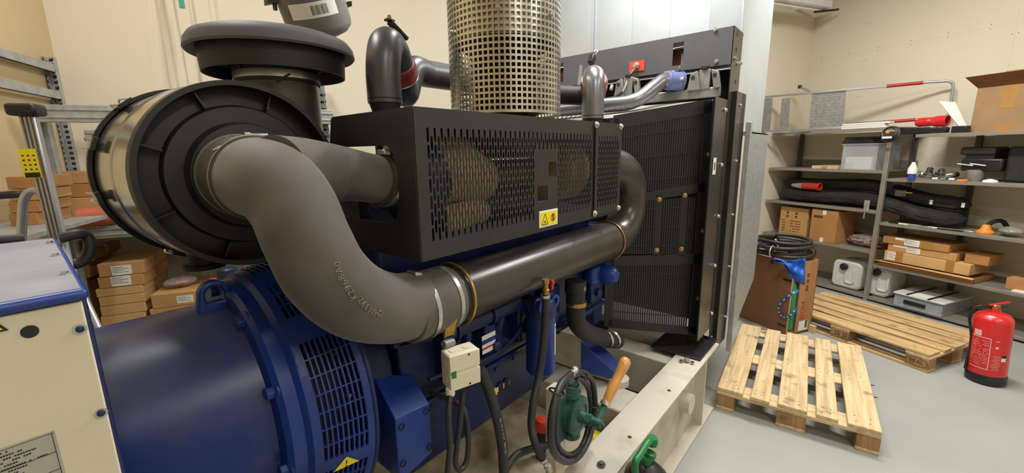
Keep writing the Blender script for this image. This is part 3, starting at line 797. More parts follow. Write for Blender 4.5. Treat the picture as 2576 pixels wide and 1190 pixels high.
MB().tube(ring_pts((x2,YP,cpz),AX,.094,48),.004,10,closed=True).build('u_bolt','brass',cpi)
a=P(1137,797,'y',.86); c=P(1125,850,'y',.88)
o=MB(); o.slab(P(1123,798,'y',.88),P(1150,801,'y',.86),P(1140,842,'y',.86),P(1116,853,'y',.88),.006); o.slab(P(1150,801,'y',.86),P(1153,808,'y',.89),P(1143,848,'y',.89),P(1140,842,'y',.86),.004); o.build('clamp_bracket','gold_zinc',cpi,bevel=.002)

# ---------------- heat guard with slotted mesh
YG=.87; XG0=P(1037,268,'y',YG).x; XG1=P(1494,315,'y',YG).x; XG2=P(1560,311,'y',YG).x
ZG1=P(1037,267,'y',YG).z; ZG0=P(1075,656,'y',YG).z; YGB=1.27
hg=thing('heat_guard','black slotted sheet metal guard box over the turbocharger','guard',((XG0+XG2)/2,1.07,ZG0))
pw,ph=.0115,.043
mx0=P(1068,300,'y',YG).x; ncol=int((XG1-.012-mx0)/pw)
zlo=ZG0+.045
plx0=P(1344,380,'y',YG).x; plx1=P(1401,380,'y',YG).x; plz1=P(1370,388,'y',YG).z
cells=[]
ZT=ZG1-.03
for i in range(ncol):
    u0=mx0+i*pw; z=zlo+(ph/2 if i%2 else 0)
    if z>zlo: cells.append((u0,zlo,u0+pw,z,None))
    cells.append((u0,ZG0,u0+pw,zlo,None))
    while z+ph<=ZT+1e-6:
        inp=(u0+pw>plx0 and u0<plx1 and z<plz1)
        cells.append((u0,z,u0+pw,z+ph,None if inp else slot_hole(u0+pw/2,z+ph/2,.0072,.037)))
        z+=ph
    cells.append((u0,z,u0+pw,ZG1,None))
mx1=mx0+ncol*pw
cells.append((XG0,ZG0,mx0,ZG1,None)); cells.append((mx1,ZG0,XG2,ZG0+.02,None)); cells.append((mx1,ZG1-.02,XG2,ZG1,None)); cells.append((mx1,ZG0+.02,XG1+.006,ZG1-.02,None)); cells.append((XG2-.008,ZG0+.02,XG2,ZG1-.02,None))
# cut the plate's two windows out of the solid area
w1=(P(1379,410,'y',YG).x,P(1385,446,'y',YG).z,P(1398,410,'y',YG).x,P(1385,408,'y',YG).z)
w2=(P(1351,466,'y',YG).x,P(1360,507,'y',YG).z,P(1376,466,'y',YG).x,P(1360,468,'y',YG).z)
def overlap(c,w): return not(c[2]<=w[0]+1e-6 or c[0]>=w[2]-1e-6 or c[3]<=w[1]+1e-6 or c[1]>=w[3]-1e-6)
res=[]
for c in cells:
    stack=[c]
    for w in (w1,w2):
        nxt=[]
        for d in stack:
            if d[4] is not None or not overlap(d,w): nxt.append(d); continue
            u0,v0,u1,v1,_=d
            if v0<w[1]: nxt.append((u0,v0,u1,w[1],None))
            if v1>w[3]: nxt.append((u0,w[3],u1,v1,None))
            m0,m1=max(v0,w[1]),min(v1,w[3])
            if u0<w[0]: nxt.append((u0,m0,w[0],m1,None))
            if u1>w[2]: nxt.append((w[2],m0,u1,m1,None))
        stack=nxt
    res+=stack
fm=sheet_with_holes((0,YG,0),(1,0,0),(0,0,1),res,.0022).build('front_mesh','black_plate',hg,smooth=False)
o=MB()
for w in (w1,w2): o.box((w[0],YG-.001,w[1]-.004),(w[2],YG+.012,w[1]))
o.build('window_lip','zinc',fm)
# removable end mesh panel
cells=[]; ex0=XG1+.001; ex1=XG2
nc=int((ex1-ex0-.034)/pw); sx=ex0+(ex1-ex0-nc*pw)/2
for i in range(nc):
    u0=sx+i*pw; z=ZG0+.04+(ph/2 if i%2 else 0)
    cells.append((u0,ZG0+.012,u0+pw,z,None))
    while z+ph<=ZT-.008: cells.append((u0,z,u0+pw,z+ph,slot_hole(u0+pw/2,z+ph/2,.0072,.037))); z+=ph
    cells.append((u0,z,u0+pw,ZG1-.004,None))
cells.append((ex0,ZG0+.012,sx,ZG1-.004,None)); cells.append((sx+nc*pw,ZG0+.012,ex1,ZG1-.004,None))
em=sheet_with_holes((0,YG-.006,0),(1,0,0),(0,0,1),cells,.003).build('end_mesh_panel','black_plate',hg,smooth=False)
for x in (ex0+.006,ex1-.008):
    for z in (ZG0+.022,ZG1-.012): bolt((x,YG-.007,z),(0,-1,0),.009,.010,'bolt_white',em,dome=True)
# top plate and its lip, back plate, end plate with cut-out
o=MB(); o.box((XG0,YG,ZG1-.003),(XG2,YGB,ZG1)); o.build('top_plate','black_plate',hg)
o=MB(); o.box((1.0,YGB-.003,ZG1-.14),(XG2,YGB,ZG1-.003)); o.build('back_plate','black_plate',hg)
# end plate polygon in the plane X=XG0, open slot towards the back
def E3(px,py): q=P(px,py,'x',XG0); return (q.y,q.z)
cut=[]
yc_,zt_=E3(950,367); _,zb_=E3(950,557)
yr=E3(1004,455)[0]; r=(zt_-zb_)/2; zm=(zt_+zb_)/2
arc=[(yr+.03-.03*math.cos(a) if False else yr+.045-.045*math.cos(a),zm+(r)*math.sin(a)) for a in [PI/2-PI*i/12 for i in range(13)]]
poly=[(YG,ZG0),(YG,ZG1),(YGB,ZG1-.004),(YGB+.02,zt_+.02),(YGB+.02,zt_)]+arc+[(YGB-.02,zb_),(YGB-.02,ZG0+.05),(YGB-.12,ZG0)]
o=MB(); o.prism([(XG0-.003,a_,b_) for a_,b_ in poly],(.003,0,0)); o.build('end_plate','black_plate',hg,smooth=False)
# warning sign
a=P(1354,532,'y',YG-.002); c=P(1399,567,'y',YG-.002)
sx0,sx1=P(1354,550,'y',YG).x,P(1400,545,'y',YG).x; sz0,sz1=P(1376,569,'y',YG).z,P(1376,528,'y',YG).z
o=MB(); o.box((sx0,YG-.005,sz0),(sx1,YG-.002,sz1)); ws=o.build('warning_sign','white',hg,bevel=.001)
o=MB(); o.box((sx0+.007,YG-.006,sz0+.006),(sx1-.007,YG-.005,sz1-.006)); o.build('sign_face','yellow',ws)
mxs=(sx0+sx1)/2; hh=sz1-sz0
o=MB()
tp=[(sx0+.013,sz0+.012),(mxs-.006,sz0+.012),((sx0+.013+mxs-.006)/2,sz1-.011)]
for i in range(3):
    p,q=tp[i],tp[(i+1)%3]; o.bar((p[0],YG-.0064,p[1]),(q[0],YG-.0064,q[1]),.0008,.0016,(0,1,0))
o.box((tp[2][0]-.004,YG-.0068,sz0+.017),(tp[2][0]+.004,YG-.006,sz0+.022)); o.box((tp[0][0],YG-.0068,sz0+.008),(tp[1][0],YG-.006,sz0+.0095))
o.box(((mxs+sx1)/2-.006,YG-.0068,sz0+.018),((mxs+sx1)/2+.0,YG-.006,sz1-.014)); o.build('sign_symbol','ink',ws)
o=MB(); cc=Vector(((mxs+sx1)/2-.003,YG-.0064,(sz0+sz1)/2)); o.tube(ring_pts(cc,(0,1,0),.013,24),.0012,6,closed=True); o.bar(cc+Vector((-.009,-.0006,.009)),cc+Vector((.009,-.0006,-.009)),.001,.002,(0,1,0)); o.build('prohibition_ring','red_dull',ws)

# ---------------- turbocharger and lagging seen through the mesh
tb=thing('turbocharger','turbocharger with tan heat lagging inside the mesh guard','turbocharger',(1.0,1.08,1.36))
q=P(1060,455,'y',1.05); tx=q.x; tz=1.56
o=MB(); o.lathe([(.05,-.10),(.075,-.09),(.085,-.03),(.13,.0),(.14,.05),(.12,.09),(.06,.10)],(.745,1.06,1.555),AX,48,caps=True); o.build('compressor_housing','blue_dark',tb)
o=MB(); o.tube(catmull([(.83,1.06,1.57),(.89,1.03,1.585),(.95,1.02,1.565),(1.01,1.03,1.55),(1.05,1.04,1.545)],6),[.10,.105,.11,.112,.112,.112,.112,.11,.108,.105,.10,.098,.095,.092,.09,.088,.085,.083,.082,.08,.08,.08,.08,.078,.07],28); o.build('turbine_lagging','lagging',tb)
o=MB(); o.tube(catmull([(.84,.99,1.435),(.89,.97,1.44),(.95,.98,1.445),(1.0,1.0,1.44)],6),.042,20); o.build('outlet_lagging','lagging',tb)
q=P(1412,425,'y',1.08)
o=MB(); o.lathe([(.08,-.12),(.125,-.10),(.135,-.05),(.135,.02),(.12,.05),(.05,.06)],(q.x-.02,1.07,q.z),AX,48,caps=True); o.build('turbine_volute','lagging',tb)
o=MB(); o.tube([(1.12,1.12,1.55),(1.6,1.12,1.55)],.055,20); o.build('exhaust_manifold','bellows',tb)
o=MB(); o.box((.80,1.14,1.60),(1.0,1.25,1.688)); o.build('intake_bracket','blue',tb,bevel=.02)
o=MB(); o.box((1.08,1.12,1.42),(1.16,1.19,1.50)); o.build('bracket_foot','blue',tb,bevel=.01)
# ---------------- perforated exhaust guard (chimney)
EY=1.06; ex=P(1271,200,'y',EY).x; RE=.2
eg=thing('exhaust_guard','perforated steel tube guard standing on the mesh guard box','exhaust guard',(ex,EY,ZG1))
zb=P(1271,283,'y',EY-RE*.6).z
zb=max(zb,ZG1+.012)
ncl=70; pitch=2*PI*RE/ncl; rowh=.0188; nrow=44
o=MB(); hole=.0118
for i in range(ncl):
    a0=2*PI*i/ncl; a1=2*PI*(i+1)/ncl; da=(a1-a0); m=(1-hole/pitch)/2
    A=[a0,a0+da*m,a1-da*m,a1]
    cs=[(math.cos(a),math.sin(a)) for a in A]
    for j in range(nrow):
        z0=zb+.006+j*rowh; zz=[z0,z0+(rowh-hole)/2,z0+(rowh+hole)/2,z0+rowh]
        def V(k,l,r=RE): return (ex+r*cs[k][0],EY+r*cs[k][1],zz[l])
        Ri=RE-.003
        vs=[V(0,0),V(3,0),V(3,3),V(0,3),V(1,1),V(2,1),V(2,2),V(1,2),V(1,1,Ri),V(2,1,Ri),V(2,2,Ri),V(1,2,Ri),V(0,0,Ri),V(3,0,Ri),V(3,3,Ri),V(0,3,Ri)]
        o.add(vs,[(0,1,5,4),(1,2,6,5),(2,3,7,6),(3,0,4,7),(4,5,9,8),(5,6,10,9),(6,7,11,10),(7,4,8,11),(13,12,8,9),(14,13,9,10),(15,14,10,11),(12,15,11,8)])
pt=o.build('perforated_tube','steel_perf',eg,smooth=False)
o=MB(); o.lathe([(RE,0),(RE+.0015,0),(RE+.0015,.006),(RE-.004,.006),(RE-.004,0)],(ex,EY,zb),(0,0,1),70,closed=True); o.build('bottom_rim','steel_perf',eg)
zs=P(1271,55,'y',EY-RE).z
o=MB(); o.lathe([(RE-.012,0),(RE-.012,zb+nrow*rowh-zs)],(ex,EY,zs),(0,0,1),70); o.build('inner_sleeve','steel_perf',eg)
for (px,py) in ((1252,18),(1387,38)):
    d=ray(px,py); # meet the cylinder
    A_=d.x**2+d.y**2; B_=-(d.x*ex+d.y*EY); C_=ex*ex+EY*EY-(RE+.001)**2
    t=(-B_-math.sqrt(B_*B_-A_*C_))/A_; q=CAM+d*t
    bolt(q,(q.x-ex,q.y-EY,0),.006,.008,'zinc',eg)
q=Vector((ex-RE*.95,EY+RE*.32,P(1132,60,'y',EY).z)); bolt(q,(-1,.3,0),.006,.008,'zinc',eg)
# exhaust bellows inside
prof=[]
z=ZG1-.06
k=0
while z<zb+nrow*rowh-.05: prof+=[(.105,z),(.125,z+.012)]; z+=.024
ebp=MB(); ebp.lathe([(r,h) for r,h in prof],(ex,EY,0),(0,0,1),40,caps=True)
tag(ebp.build('exhaust_bellows','bellows'),'brown corrugated exhaust bellows inside the perforated guard','exhaust pipe')

# ---------------- engine bent pipes over the guard (two humps and their cross pipe)
def clampring(nm,c,ax,r,par,m='zinc',w=.012): return band(c,ax,r,w,.003,36).build(nm,m,par)
h1=P(967,230,'y',1.32); h1x=h1.x
hp=thing('breather_pipe','dark steel hump shaped pipe with black socket behind the guard box','pipe',(h1x,1.32,ZG1))
ztop=P(985,112,'y',1.32).z
hr=.058
pa=[(h1x,1.32,ZG1+.06),(h1x,1.32,ztop-.11),(h1x+.012,1.325,ztop-.04),(h1x+.045,1.35,ztop+.005),(h1x+.10,1.39,ztop-.01),(h1x+.135,1.42,ztop-.055)]
o=MB(); o.tube(catmull(pa,7),hr,36); o.build('bend','pipe_steel',hp)
o=MB(); o.tube([(h1x,1.32,ZG1-.12),(h1x,1.32,ZG1+.03),(h1x,1.32,ZG1+.075)],[.045,.045,hr+.001],36); o.build('socket','rubber',hp)
sd=(Vector(pa[-1])-Vector(pa[-2])).normalized(); sc=Vector(pa[-1])
o=MB(); o.tube([sc-sd*.02,sc+sd*.045],hr+.006,36); o.build('silicone_sleeve','silicone_red',hp,bevel=.004)
for t in (-.005,.03): clampring('sleeve_clamp',sc+sd*t,sd,hr+.0065,hp,'silicone_red')
o=MB(); o.tube(ring_pts(sc+sd*.04,sd,hr+.008,36),.003,8,closed=True); o.build('sleeve_ring','zinc',hp)
tp0=sc+sd*.02
c1=Vector((h1x+.30,1.52,P(1100,190,'y',1.52).z))
h2x=P(1492,250,'y',1.14).x
c2=Vector((h2x-.12,1.52,c1.z-.0))
tl=catmull([tp0,tp0+sd*.09,Vector((h1x+.25,1.49,c1.z-.005)),c1+Vector((.05,0,0))],7)+[c2]
o=MB(); o.tube(tl,hr-.002,36); o.build('cross_pipe','pipe_steel',hp)
# bracket bolt on top
a=P(980,55,'y',1.40); b_=P(1022,100,'y',1.40)
o=MB(); o.bar(a,b_,.012,.03,(0,1,0)); o.obox(a+Vector((0,0,.005)),(.016,0,0),(0,.012,0),(0,0,.004)); o.build('stay_bracket','black',hp,bevel=.002)
bolt(a+Vector((0,0,.01)),(0,0,1),.007,.01,'brass',hp)
# second hump
hz=P(1492,158,'y',1.14).z
h2=thing('bent_coolant_pipe','polished dark hump pipe rising behind the end mesh panel','pipe',(h2x,1.14,ZG1))
pb=[(h2x,1.14,ZG1+.05),(h2x,1.14,hz-.14),(h2x+.012,1.147,hz-.08),(h2x+.05,1.168,hz-.056),(h2x+.10,1.196,hz-.075)]
r2=P(1520,230,'y',1.14).x-P(1464,230,'y',1.14).x
r2=.056
o=MB(); o.tube(catmull(pb,7),r2,36); o.build('bend','pipe_bright',h2)
o=MB(); o.tube([(h2x,1.14,ZG1-.1),(h2x,1.14,ZG1+.02),(h2x,1.14,ZG1+.065)],[.044,.044,r2+.001],36); o.build('socket','rubber',h2)
sd=Vector((.65,.36,-.65)).normalized(); sc=Vector(pb[-1])
o=MB(); o.tube([sc-sd*.02,sc+sd*.06],r2+.014,36); o.build('silicone_sleeve','silicone_red',h2,bevel=.004)
for t in (0,.04): clampring('sleeve_clamp',sc+sd*t,sd,r2+.0145,h2,'silicone_red')
o=MB(); o.tube(catmull([sc+sd*.03,sc+sd*.09,Vector((h2x+.06,1.43,c2.z-.02)),Vector((h2x-.04,1.51,c2.z)),c2+Vector((-.02,0,0))],7),r2-.004,32); o.build('tail','rubber',h2)
q=P(1456,175,'y',1.3); 
for dx in (0,): 
    o=MB(); o.tube([P(1456,215,'y',1.33),P(1462,165,'y',1.33)],.012,12); o.build('bolt_stud','alu_cast',h2)
o=MB(); o.tube([P(1537,225,'y',1.33),P(1540,215,'y',1.33)],.012,12); o.build('bolt_stud','alu_cast',h2)
# vent stub on top with a bolt
o=MB(); o.bar(P(1486,160,'y',1.27),P(1492,140,'y',1.27),.035,.03,(0,1,0)); o.build('vent_stub','black',h2,bevel=.004)
bolt(P(1497,131,'y',1.27),(0,-1,.3),.008,.012,'bolt_white',h2)

# ---------------- radiator
XR=2.66; YR0=P(1848,64,'x',XR).y; YR1=2*YC-YR0; ZR1=P(1848,64,'x',XR).z
ra=thing('radiator','tall black radiator with grey header plate at the end of the generator','radiator',(XR+.15,YC,ZF))
XRB=XR+.36; ZR0=ZF
zbb=P(1838,161,'x',XR).z
# header plate with two windows
wa=[P(1694,105,'x',XR),P(1718,160,'x',XR)]
wy1,wy0=wa[0].y,wa[1].y; wz1=P(1705,107,'x',XR).z; wz0=P(1705,164,'x',XR).z
wb=[P(1405,160,'x',XR),P(1417,200,'x',XR)]; vy1=wb[0].y+.05; vy0=wb[1].y
def hdr():
    c=[]
    ys_=[YR0,wy0,wy1,vy0,vy1,YR1]
    for i in range(5):
        if i in (1,3):
            c.append((-ys_[i+1],zbb,-ys_[i],wz0,None)); c.append((-ys_[i+1],wz1,-ys_[i],ZR1,None))
        else: c.append((-ys_[i+1],zbb,-ys_[i],ZR1,None))
    return sheet_with_holes((XR+.004,0,0),(0,-1,0),(0,0,1),c,.004)
hd=hdr().build('header_plate','tank_plate',ra,smooth=False)
o=MB(); o.box((XR+.01,YR0+.01,ZR1-.004),(XRB-.1,YR1-.01,ZR1)); o.build('top_plate','tank_plate',ra)
# rusty tank seen through the windows
mat('rust_tank',(150,96,70),.5,.3,.1,6,0,60,rgb2=(84,36,36),stretch=(1,1,3))
o=MB(); o.box((XR+.07,YR0+.05,zbb+.02),(XR+.25,YR1-.05,ZR1-.05)); o.build('header_tank','rust_tank',ra,bevel=.02)
o=MB(); o.box((XR+.05,wy0-.01,(wz0+wz1)/2+.035),(XR+.068,wy1+.01,(wz0+wz1)/2+.045)); o.box((XR+.05,wy0-.005,wz0),(XR+.06,wy0+.03,wz0+.07)); o.build('tank_strap','alu_cast',ra)
# orange sensor sticker and its lead
st=P(1602,166,'x',XR-.004)
o=MB(); o.box((XR-.0055,st.y-.05,st.z-.032),(XR-.004,st.y+.05,st.z+.03)); o.build('sticker','orange_red',ra)
b=MB(); b.lathe([(.022,0),(.022,.012),(.014,.014),(.014,.03)],(XR-.005,st.y,st.z),(-1,0,0),6,caps=True); b.build('sensor','zinc',ra,smooth=False)
o=MB(); o.tube(catmull([P(1598,172,'x',XR-.03),P(1580,195,'x',XR-.04),P(1574,215,'x',XR-.06),P(1566,232,'x',XR-.1)],6),.006,8); o.build('sensor_lead','zinc',ra)
o=MB(); o.tube(catmull([P(1566,232,'x',XR-.1),P(1545,246,'x',XR-.12),P(1524,250,'x',XR-.13)],6),.011,10); o.build('lead_sleeve','rubber',ra)
for (px,py) in ((1800,74),(1802,154),(1710,170)): bolt(P(px,py,'x',XR-.005),(-1,0,0),.0075 if px!=1710 else .004,.008,'zinc',ra)
# side columns: folded channels
def strip(nm,x0,x1,y,m,z0=ZR0,z1=ZR1,th=.004):
    o=MB(); o.box((x0,y,z0),(x1,y+th,z1)); return o.build(nm,m,ra)
zflt=P(1866,232,'y',YR0-.03).z
strip('side_plate',XR,XR+.20,YR0,'black_lit_gloss',ZR0+.013)
strip('side_cover',XR+.075,XR+.19,YR0-.025,'black_lit_gloss',ZR0-.08,zflt)
strip('side_cover',XR+.19,XR+.29,YR0-.025,'black',ZR0-.08,zflt)
o=MB(); o.box((XR+.07,YR0-.025,ZR0-.08),(XR+.075,YR0,zflt)); o.build('side_web','black',ra)
strip('side_plate',YR0 and XR-.0,XR+.16,YR1,'black_plate')
o=MB(); o.box((XR+.16,YR0+.02,ZR0+.05),(XR+.26,YR1-.02,zbb)); o.build('core','core',ra)
for (px,py) in ((1798,361),(1760,590)): pass
bps=[(1824,277),(1814,373),(1806,544),(1797,668),(1789,788),(1839,378),(1841,500),(1833,583)]
for (px,py) in ((1824,277),(1814,415),(1806,544),(1797,668),(1789,788)):
    bolt(P(px,py,'y',YR0-.001),(0,-1,0),.009,.009,'bolt_white',ra)
for (px,py) in ((1862,265),(1851,405),(1842,540),(1833,670),(1823,796)):
    bolt(P(px,py,'y',YR0-.026),(0,-1,0),.006,.008,'bolt_white',ra)
for (px,py) in ((1848,148),(1855,161),(1862,160)): bolt(P(px,py,'y',YR0-.001),(0,-1,0),.008,.009,'zinc',ra)
for (px,py) in ((1807,868),(1803,873),(1795,886)): bolt(P(px,py,'y',YR0-.001),(0,-1,0),.008,.009,'bolt_white',ra)
for (px,py,m_) in ((1797,418,'white'),(1835,407,'white')):
    q=P(px,py,'y',YR0-.001); o=MB(); o.box((q.x-.028,q.y-.001,q.z-.045),(q.x+.028,q.y,q.z+.045)); lb=o.build('label_plate',m_,ra)
    o=MB(); o.box((q.x-.014,q.y-.002,q.z-.02),(q.x+.014,q.y-.001,q.z+.02)); o.build('label_print','yellow' if px>1820 else 'ink_grey',lb)
# small slots on the side of the header
for (px,py) in ((1856,84),(1853,125),(1851,206)):
    q=P(px,py,'y',YR0-.001); o=MB(); o.box((q.x-.008,q.y-.0005,q.z-.012),(q.x+.008,q.y+.0,q.z+.012)); o.build('slot','ink',ra)
# cast bracket bar with upright ears below the header
za=P(1810,235,'x',XR-.02).z
def bz(py,px=1700): return P(px,py,'x',XR-.03).z
o=MB(); o.box((XR-.045,P(1812,215,'x',XR-.05).y,bz(243,1812)),(XR-.02,YR1-.2,bz(217,1812))); br_=o.build('support_bar','alu_cast',ra,bevel=.008)
for px in (1770,1578):
    a=P(px,205,'x',XR-.06); w=.055
    o=MB(); zt=P(px,190 if px>1700 else 208,'x',XR-.06).z; z0=bz(222,1812)
    for s in (-1,1):
        y=a.y+s*.062
        o.prism([(XR-.065,y-.028*s-.02,z0),(XR-.065,y-.028*s+.02 if False else y+.028*s,z0),(XR-.065,y+.012*s,zt+.015),(XR-.065,y-.025*s,zt+.03)],(.03,0,0))
    o.box((XR-.05,a.y-.03,z0),(XR-.03,a.y+.03,zt+.035)); o.build('bracket_ear','alu_cast',ra,bevel=.004)
    for s in (-1,1):
        q=(XR-.066,a.y-s*.058,zt-.005); b=MB(); b.lathe([(.011,0),(.011,.002)],q,(-1,0,0),14,caps=True); b.build('ear_hole','ink',ra)
    o=MB(); o.lathe([(.022,0),(.022,.015)],(XR-.04,a.y,zt+.035),(0,0,1),20,caps=True); o.build('rubber_pad','rubber',ra)
# foot plate on the frame
o=MB(); qa=P(1676,900,'z',ZF+.008); qb=P(1757,920,'z',ZF+.008)
o.box((2.35,YR0-.04,ZF),(2.70,YR0+.25,ZF+.012)); o.build('foot_plate','black',ra,bevel=.002)
for (px,py) in ((1714,907),(1742,911)): bolt(P(px,py,'z',ZF+.012),(0,0,1),.008,.004,'shelf_dark',ra)
bolt(P(1728,906,'z',ZF+.012),(0,0,1),.012,.01,'zinc',ra)
q=P(1735,843,'y',YR0+.06); o=MB(); o.box((XR-.10,YR0+.03,ZF+.013),(XR-.0,YR0+.11,ZF+.09)); o.build('foot_bracket','black_plate',ra,bevel=.004)

# ---------------- fan guard hood, tapering from the radiator to the fan
fg=thing('fan_guard','black wire fan guard hood tapering from radiator towards the engine','guard',(2.3,YC,.5))
XH1=XR-.03; YH1=YR0+.03
tr=P(1810,252,'x',XH1); br=P(1750,822,'x',XH1)
ZH1=P(1808,250,'y',YH1).z; ZH0=P(1752,822,'x',XH1).z
XH0=2.14; YH0=P(1545,300,'x',XH0).y; ZT0=P(1530,300,'x',XH0).z; ZB0=P(1535,822,'x',XH0).z
A_=Vector((XH0,YH0,ZB0)); B_=Vector((XH1-.12,YH1+.01,ZH0)); C_=Vector((XH1-.12,YH1+.01,ZH1-.015)); D_=Vector((XH0,YH0,ZT0))
# side panel spanned by bars: u along A->B, v up
def SP(u,v): 
    lo=A_+(B_-A_)*u; hi=D_+(C_-D_)*u; return lo+(hi-lo)*v
sn=(B_-A_).cross(D_-A_).normalized()
if sn.y>0: sn=-sn
o=MB()
def sbar(o,u0,v0,u1,v1,w,th=.004,off=0): o.bar(SP(u0,v0)+sn*off,SP(u1,v1)+sn*off,w,th,(B_-A_).cross(D_-A_))
fr=MB(); 
fr.bar(SP(0,0),SP(0,1),.05,.006,sn); fr.bar(SP(1,0),SP(1,1),.10,.006,sn)
fr.bar(SP(0,.015),SP(1,.015),.05,.006,sn); fr.bar(SP(0,.985),SP(1,.985),.07,.006,sn)
fr.bar(SP(0,.62),SP(1,.66),.05,.006,sn); fr.bar(SP(0,.335),SP(1,.35),.06,.006,sn)
fr.bar(SP(.5,.36),SP(.5,.64),.035,.006,sn); fr.bar(SP(.77,.36),SP(.77,.64),.035,.006,sn)
fr.build('side_frame','black',fg,smooth=False)
def wires(v0,v1,n,rows,u0=.06,u1=.88):
    for i in range(n):
        u=u0+(u1-u0)*i/(n-1)
        MB_w.bar(SP(u,v0),SP(u,v1),.0095,.002,sn)
    for k in range(rows):
        v=v0+(v1-v0)*(k+.5)/rows; MB_w.tube([SP(u0,v)+sn*.003,SP(u1,v)+sn*.003],.003,5,caps=False)
for (v0,v1,rows) in ((.03,.33,3),(.37,.62,3),(.66,.96,3)):
    MB_w=MB(); wires(v0,v1,34,rows); MB_w.build('wire_mesh','black',fg,smooth=False)
for (u,v) in ((.5,.62),(.77,.63),(.5,.39),(.77,.395)): bolt(SP(u,v)+sn*.004,sn,.009,.009,'gold_zinc',fg,dome=True)
for (u,v) in ((1,.79),(1,.47),(1,.17)): bolt(SP(u,v)+sn*.004,sn,.011,.011,'gold_zinc',fg,dome=True)
# flat side flange between the slanted panel and the radiator
fl_=MB(); fl_.box((XR-.24,YR0+.002,ZH0),(XR-.01,YR0+.006,ZH1)); fl_.build('side_flange','black_lit_gloss',fg)
fl_=MB(); fl_.slab(SP(1,0),(XR-.24,YR0+.004,ZH0),(XR-.24,YR0+.004,ZH1),SP(1,1),.003); fl_.build('side_fold','black',fg)
# inner backing: fan shroud behind the wires
o=MB(); o.lathe([(.40,0),(.40,.26)],(XH0+.28,YC,1.2),AX,64); o.build('fan_shroud','black',fg)
for k in range(8):
    a=2*PI*k/8; d=Vector((0,math.cos(a),math.sin(a))); t=Vector((.35,-math.sin(a)*.93,math.cos(a)*.93))
    o=MB(); o.obox(Vector((XH0+.25,YC,1.2))+d*.24,d*.14,t*.07,t.cross(d)*.004); o.build('fan_blade','black',fg)
o=MB(); o.lathe([(.05,0),(.09,.02),(.09,.1)],(XH0+.18,YC,1.2),AX,32,caps=True); o.build('fan_hub','black',fg)
# mirror side (simple frame with wires and an added dark sheet) and top plate with slots
def mir(p): p=Vector(p); return Vector((p.x,2*YC-p.y,p.z))
o=MB()
for (u0,v0,u1,v1,w) in ((0,0,0,1,.05),(1,0,1,1,.1),(0,.015,1,.015,.05),(0,.985,1,.985,.07),(0,.62,1,.66,.05)):
    o.bar(mir(SP(u0,v0)),mir(SP(u1,v1)),w,.006,mir(sn)-Vector((0,2*YC,0)))
for i in range(20):
    u=.06+.82*i/19; o.tube([mir(SP(u,.02)),mir(SP(u,.98))],.003,5,caps=False)
o.prism([mir(SP(0,0)),mir(SP(1,0)),mir(SP(1,1)),mir(SP(0,1))],(0,.003,0)); o.build('far_side_panel','black',fg,smooth=False)  # solid black sheet added to keep the inside of the hood dark
# top plate: from D_/C_ to their mirror images, slotted rows
ytop0,ytop1=None,None
TA=D_;TB=C_+Vector((.11,-.01,.02));TC=mir(TB);TD=mir(TA)
def TP(u,w): 
    n0=TA+(TB-TA)*u; f0=TD+(TC-TD)*u; return n0+(f0-n0)*w
tp_=MB()
def tquad(u0,u1,w0,w1):
    p=[TP(u0,w0),TP(u1,w0),TP(u1,w1),TP(u0,w1)]; tp_.add(p+[q+Vector((0,0,-.003)) for q in p],[(0,1,2,3),(7,6,5,4),(0,4,5,1),(1,5,6,2),(2,6,7,3),(3,7,4,0)])
# rows of slots across w (slots run along u)
rowsU=[(.05,.30),(.38,.56)]
tquad(0,.05,0,1); tquad(.30,.38,0,1); tquad(.56,1,0,1)
for (u0,u1) in rowsU:
    n=26
    for i in range(n+1):
        w0=i/n; tquad(u0,u1,max(0,w0-.011),min(1,w0+.011))
    tquad(u0,u1,0,.06)
tp_.build('top_plate','hood_top',fg,smooth=False)
for q_ in (A_,D_+Vector((0,0,-.02))):
    o=MB(); o.bar(q_,mir(q_),.05,.006,(1,0,0)); o.build('front_frame','black',fg)

# ---------------- lower coolant pipe to the radiator with blue hose
c3=thing('radiator_inlet_pipe','bent steel pipe with blue hose joining the radiator header','pipe',(2.4,1.1,1.9))
pts=[P(1395,277,'x',2.28),P(1480,269,'x',2.32),P(1598,258,'x',2.40),P(1645,213,'x',2.53),P(1668,202,'x',2.555),P(1688,204,'x',2.58)]
o=MB(); o.tube(fillet(pts[:3]+[pts[4],pts[5]],.08,8),.043,32); o.build('pipe','pipe_bright',c3)
d=(pts[5]-pts[4]).normalized()
ha,hb=P(1676,203,'x',2.565),P(1712,205,'x',2.63)
o=MB(); o.tube([ha,hb],.052,32); o.build('blue_hose','silicone_blue',c3,bevel=.005)
hd_=(hb-ha).normalized()
for t in (.02,.09): clampring('hose_clamp',ha+hd_*t,hd_,.0525,c3,'silicone_blue')
for (px,py) in ((1684,183),(1707,199)):
    q=P(px,py,'x',2.58); o=MB(); o.obox(q,hd_*.012,(0,.022,0),(0,0,.01)); o.tube([q+Vector((0,-.03,0)),q+Vector((0,.02,0))],.009,10); o.build('clamp_screw','zinc',c3)

# ---------------- lower coolant hose under the radiator
lh=thing('lower_coolant_hose','thick black coolant hose bending under the fan guard','hose',(1.9,.98,.6))
hp_=[P(1448,715,'y',.95),P(1448,770,'y',.95),P(1452,812,'y',.95),P(1480,838,'y',.95),P(1530,854,'y',.95),P(1552,857,'y',.95)]
o=MB(); o.tube(catmull(hp_,7),.043,28); o.build('hose','rubber',lh)
o=MB(); o.tube([P(1448,706,'y',.95),P(1447,735,'y',.95)],.047,28); o.build('cuff','rubber',lh)
for (px,py) in ((1448,722),(1449,762)): clampring('hose_clamp',P(px,py,'y',.95),(0,0,1),.044,lh,'gold_zinc',.018)
for px in (1522,1540):
    c=P(px,853,'y',.95); clampring('hose_clamp',c,(1,-.1,.1),.046,lh,'zinc',.014)

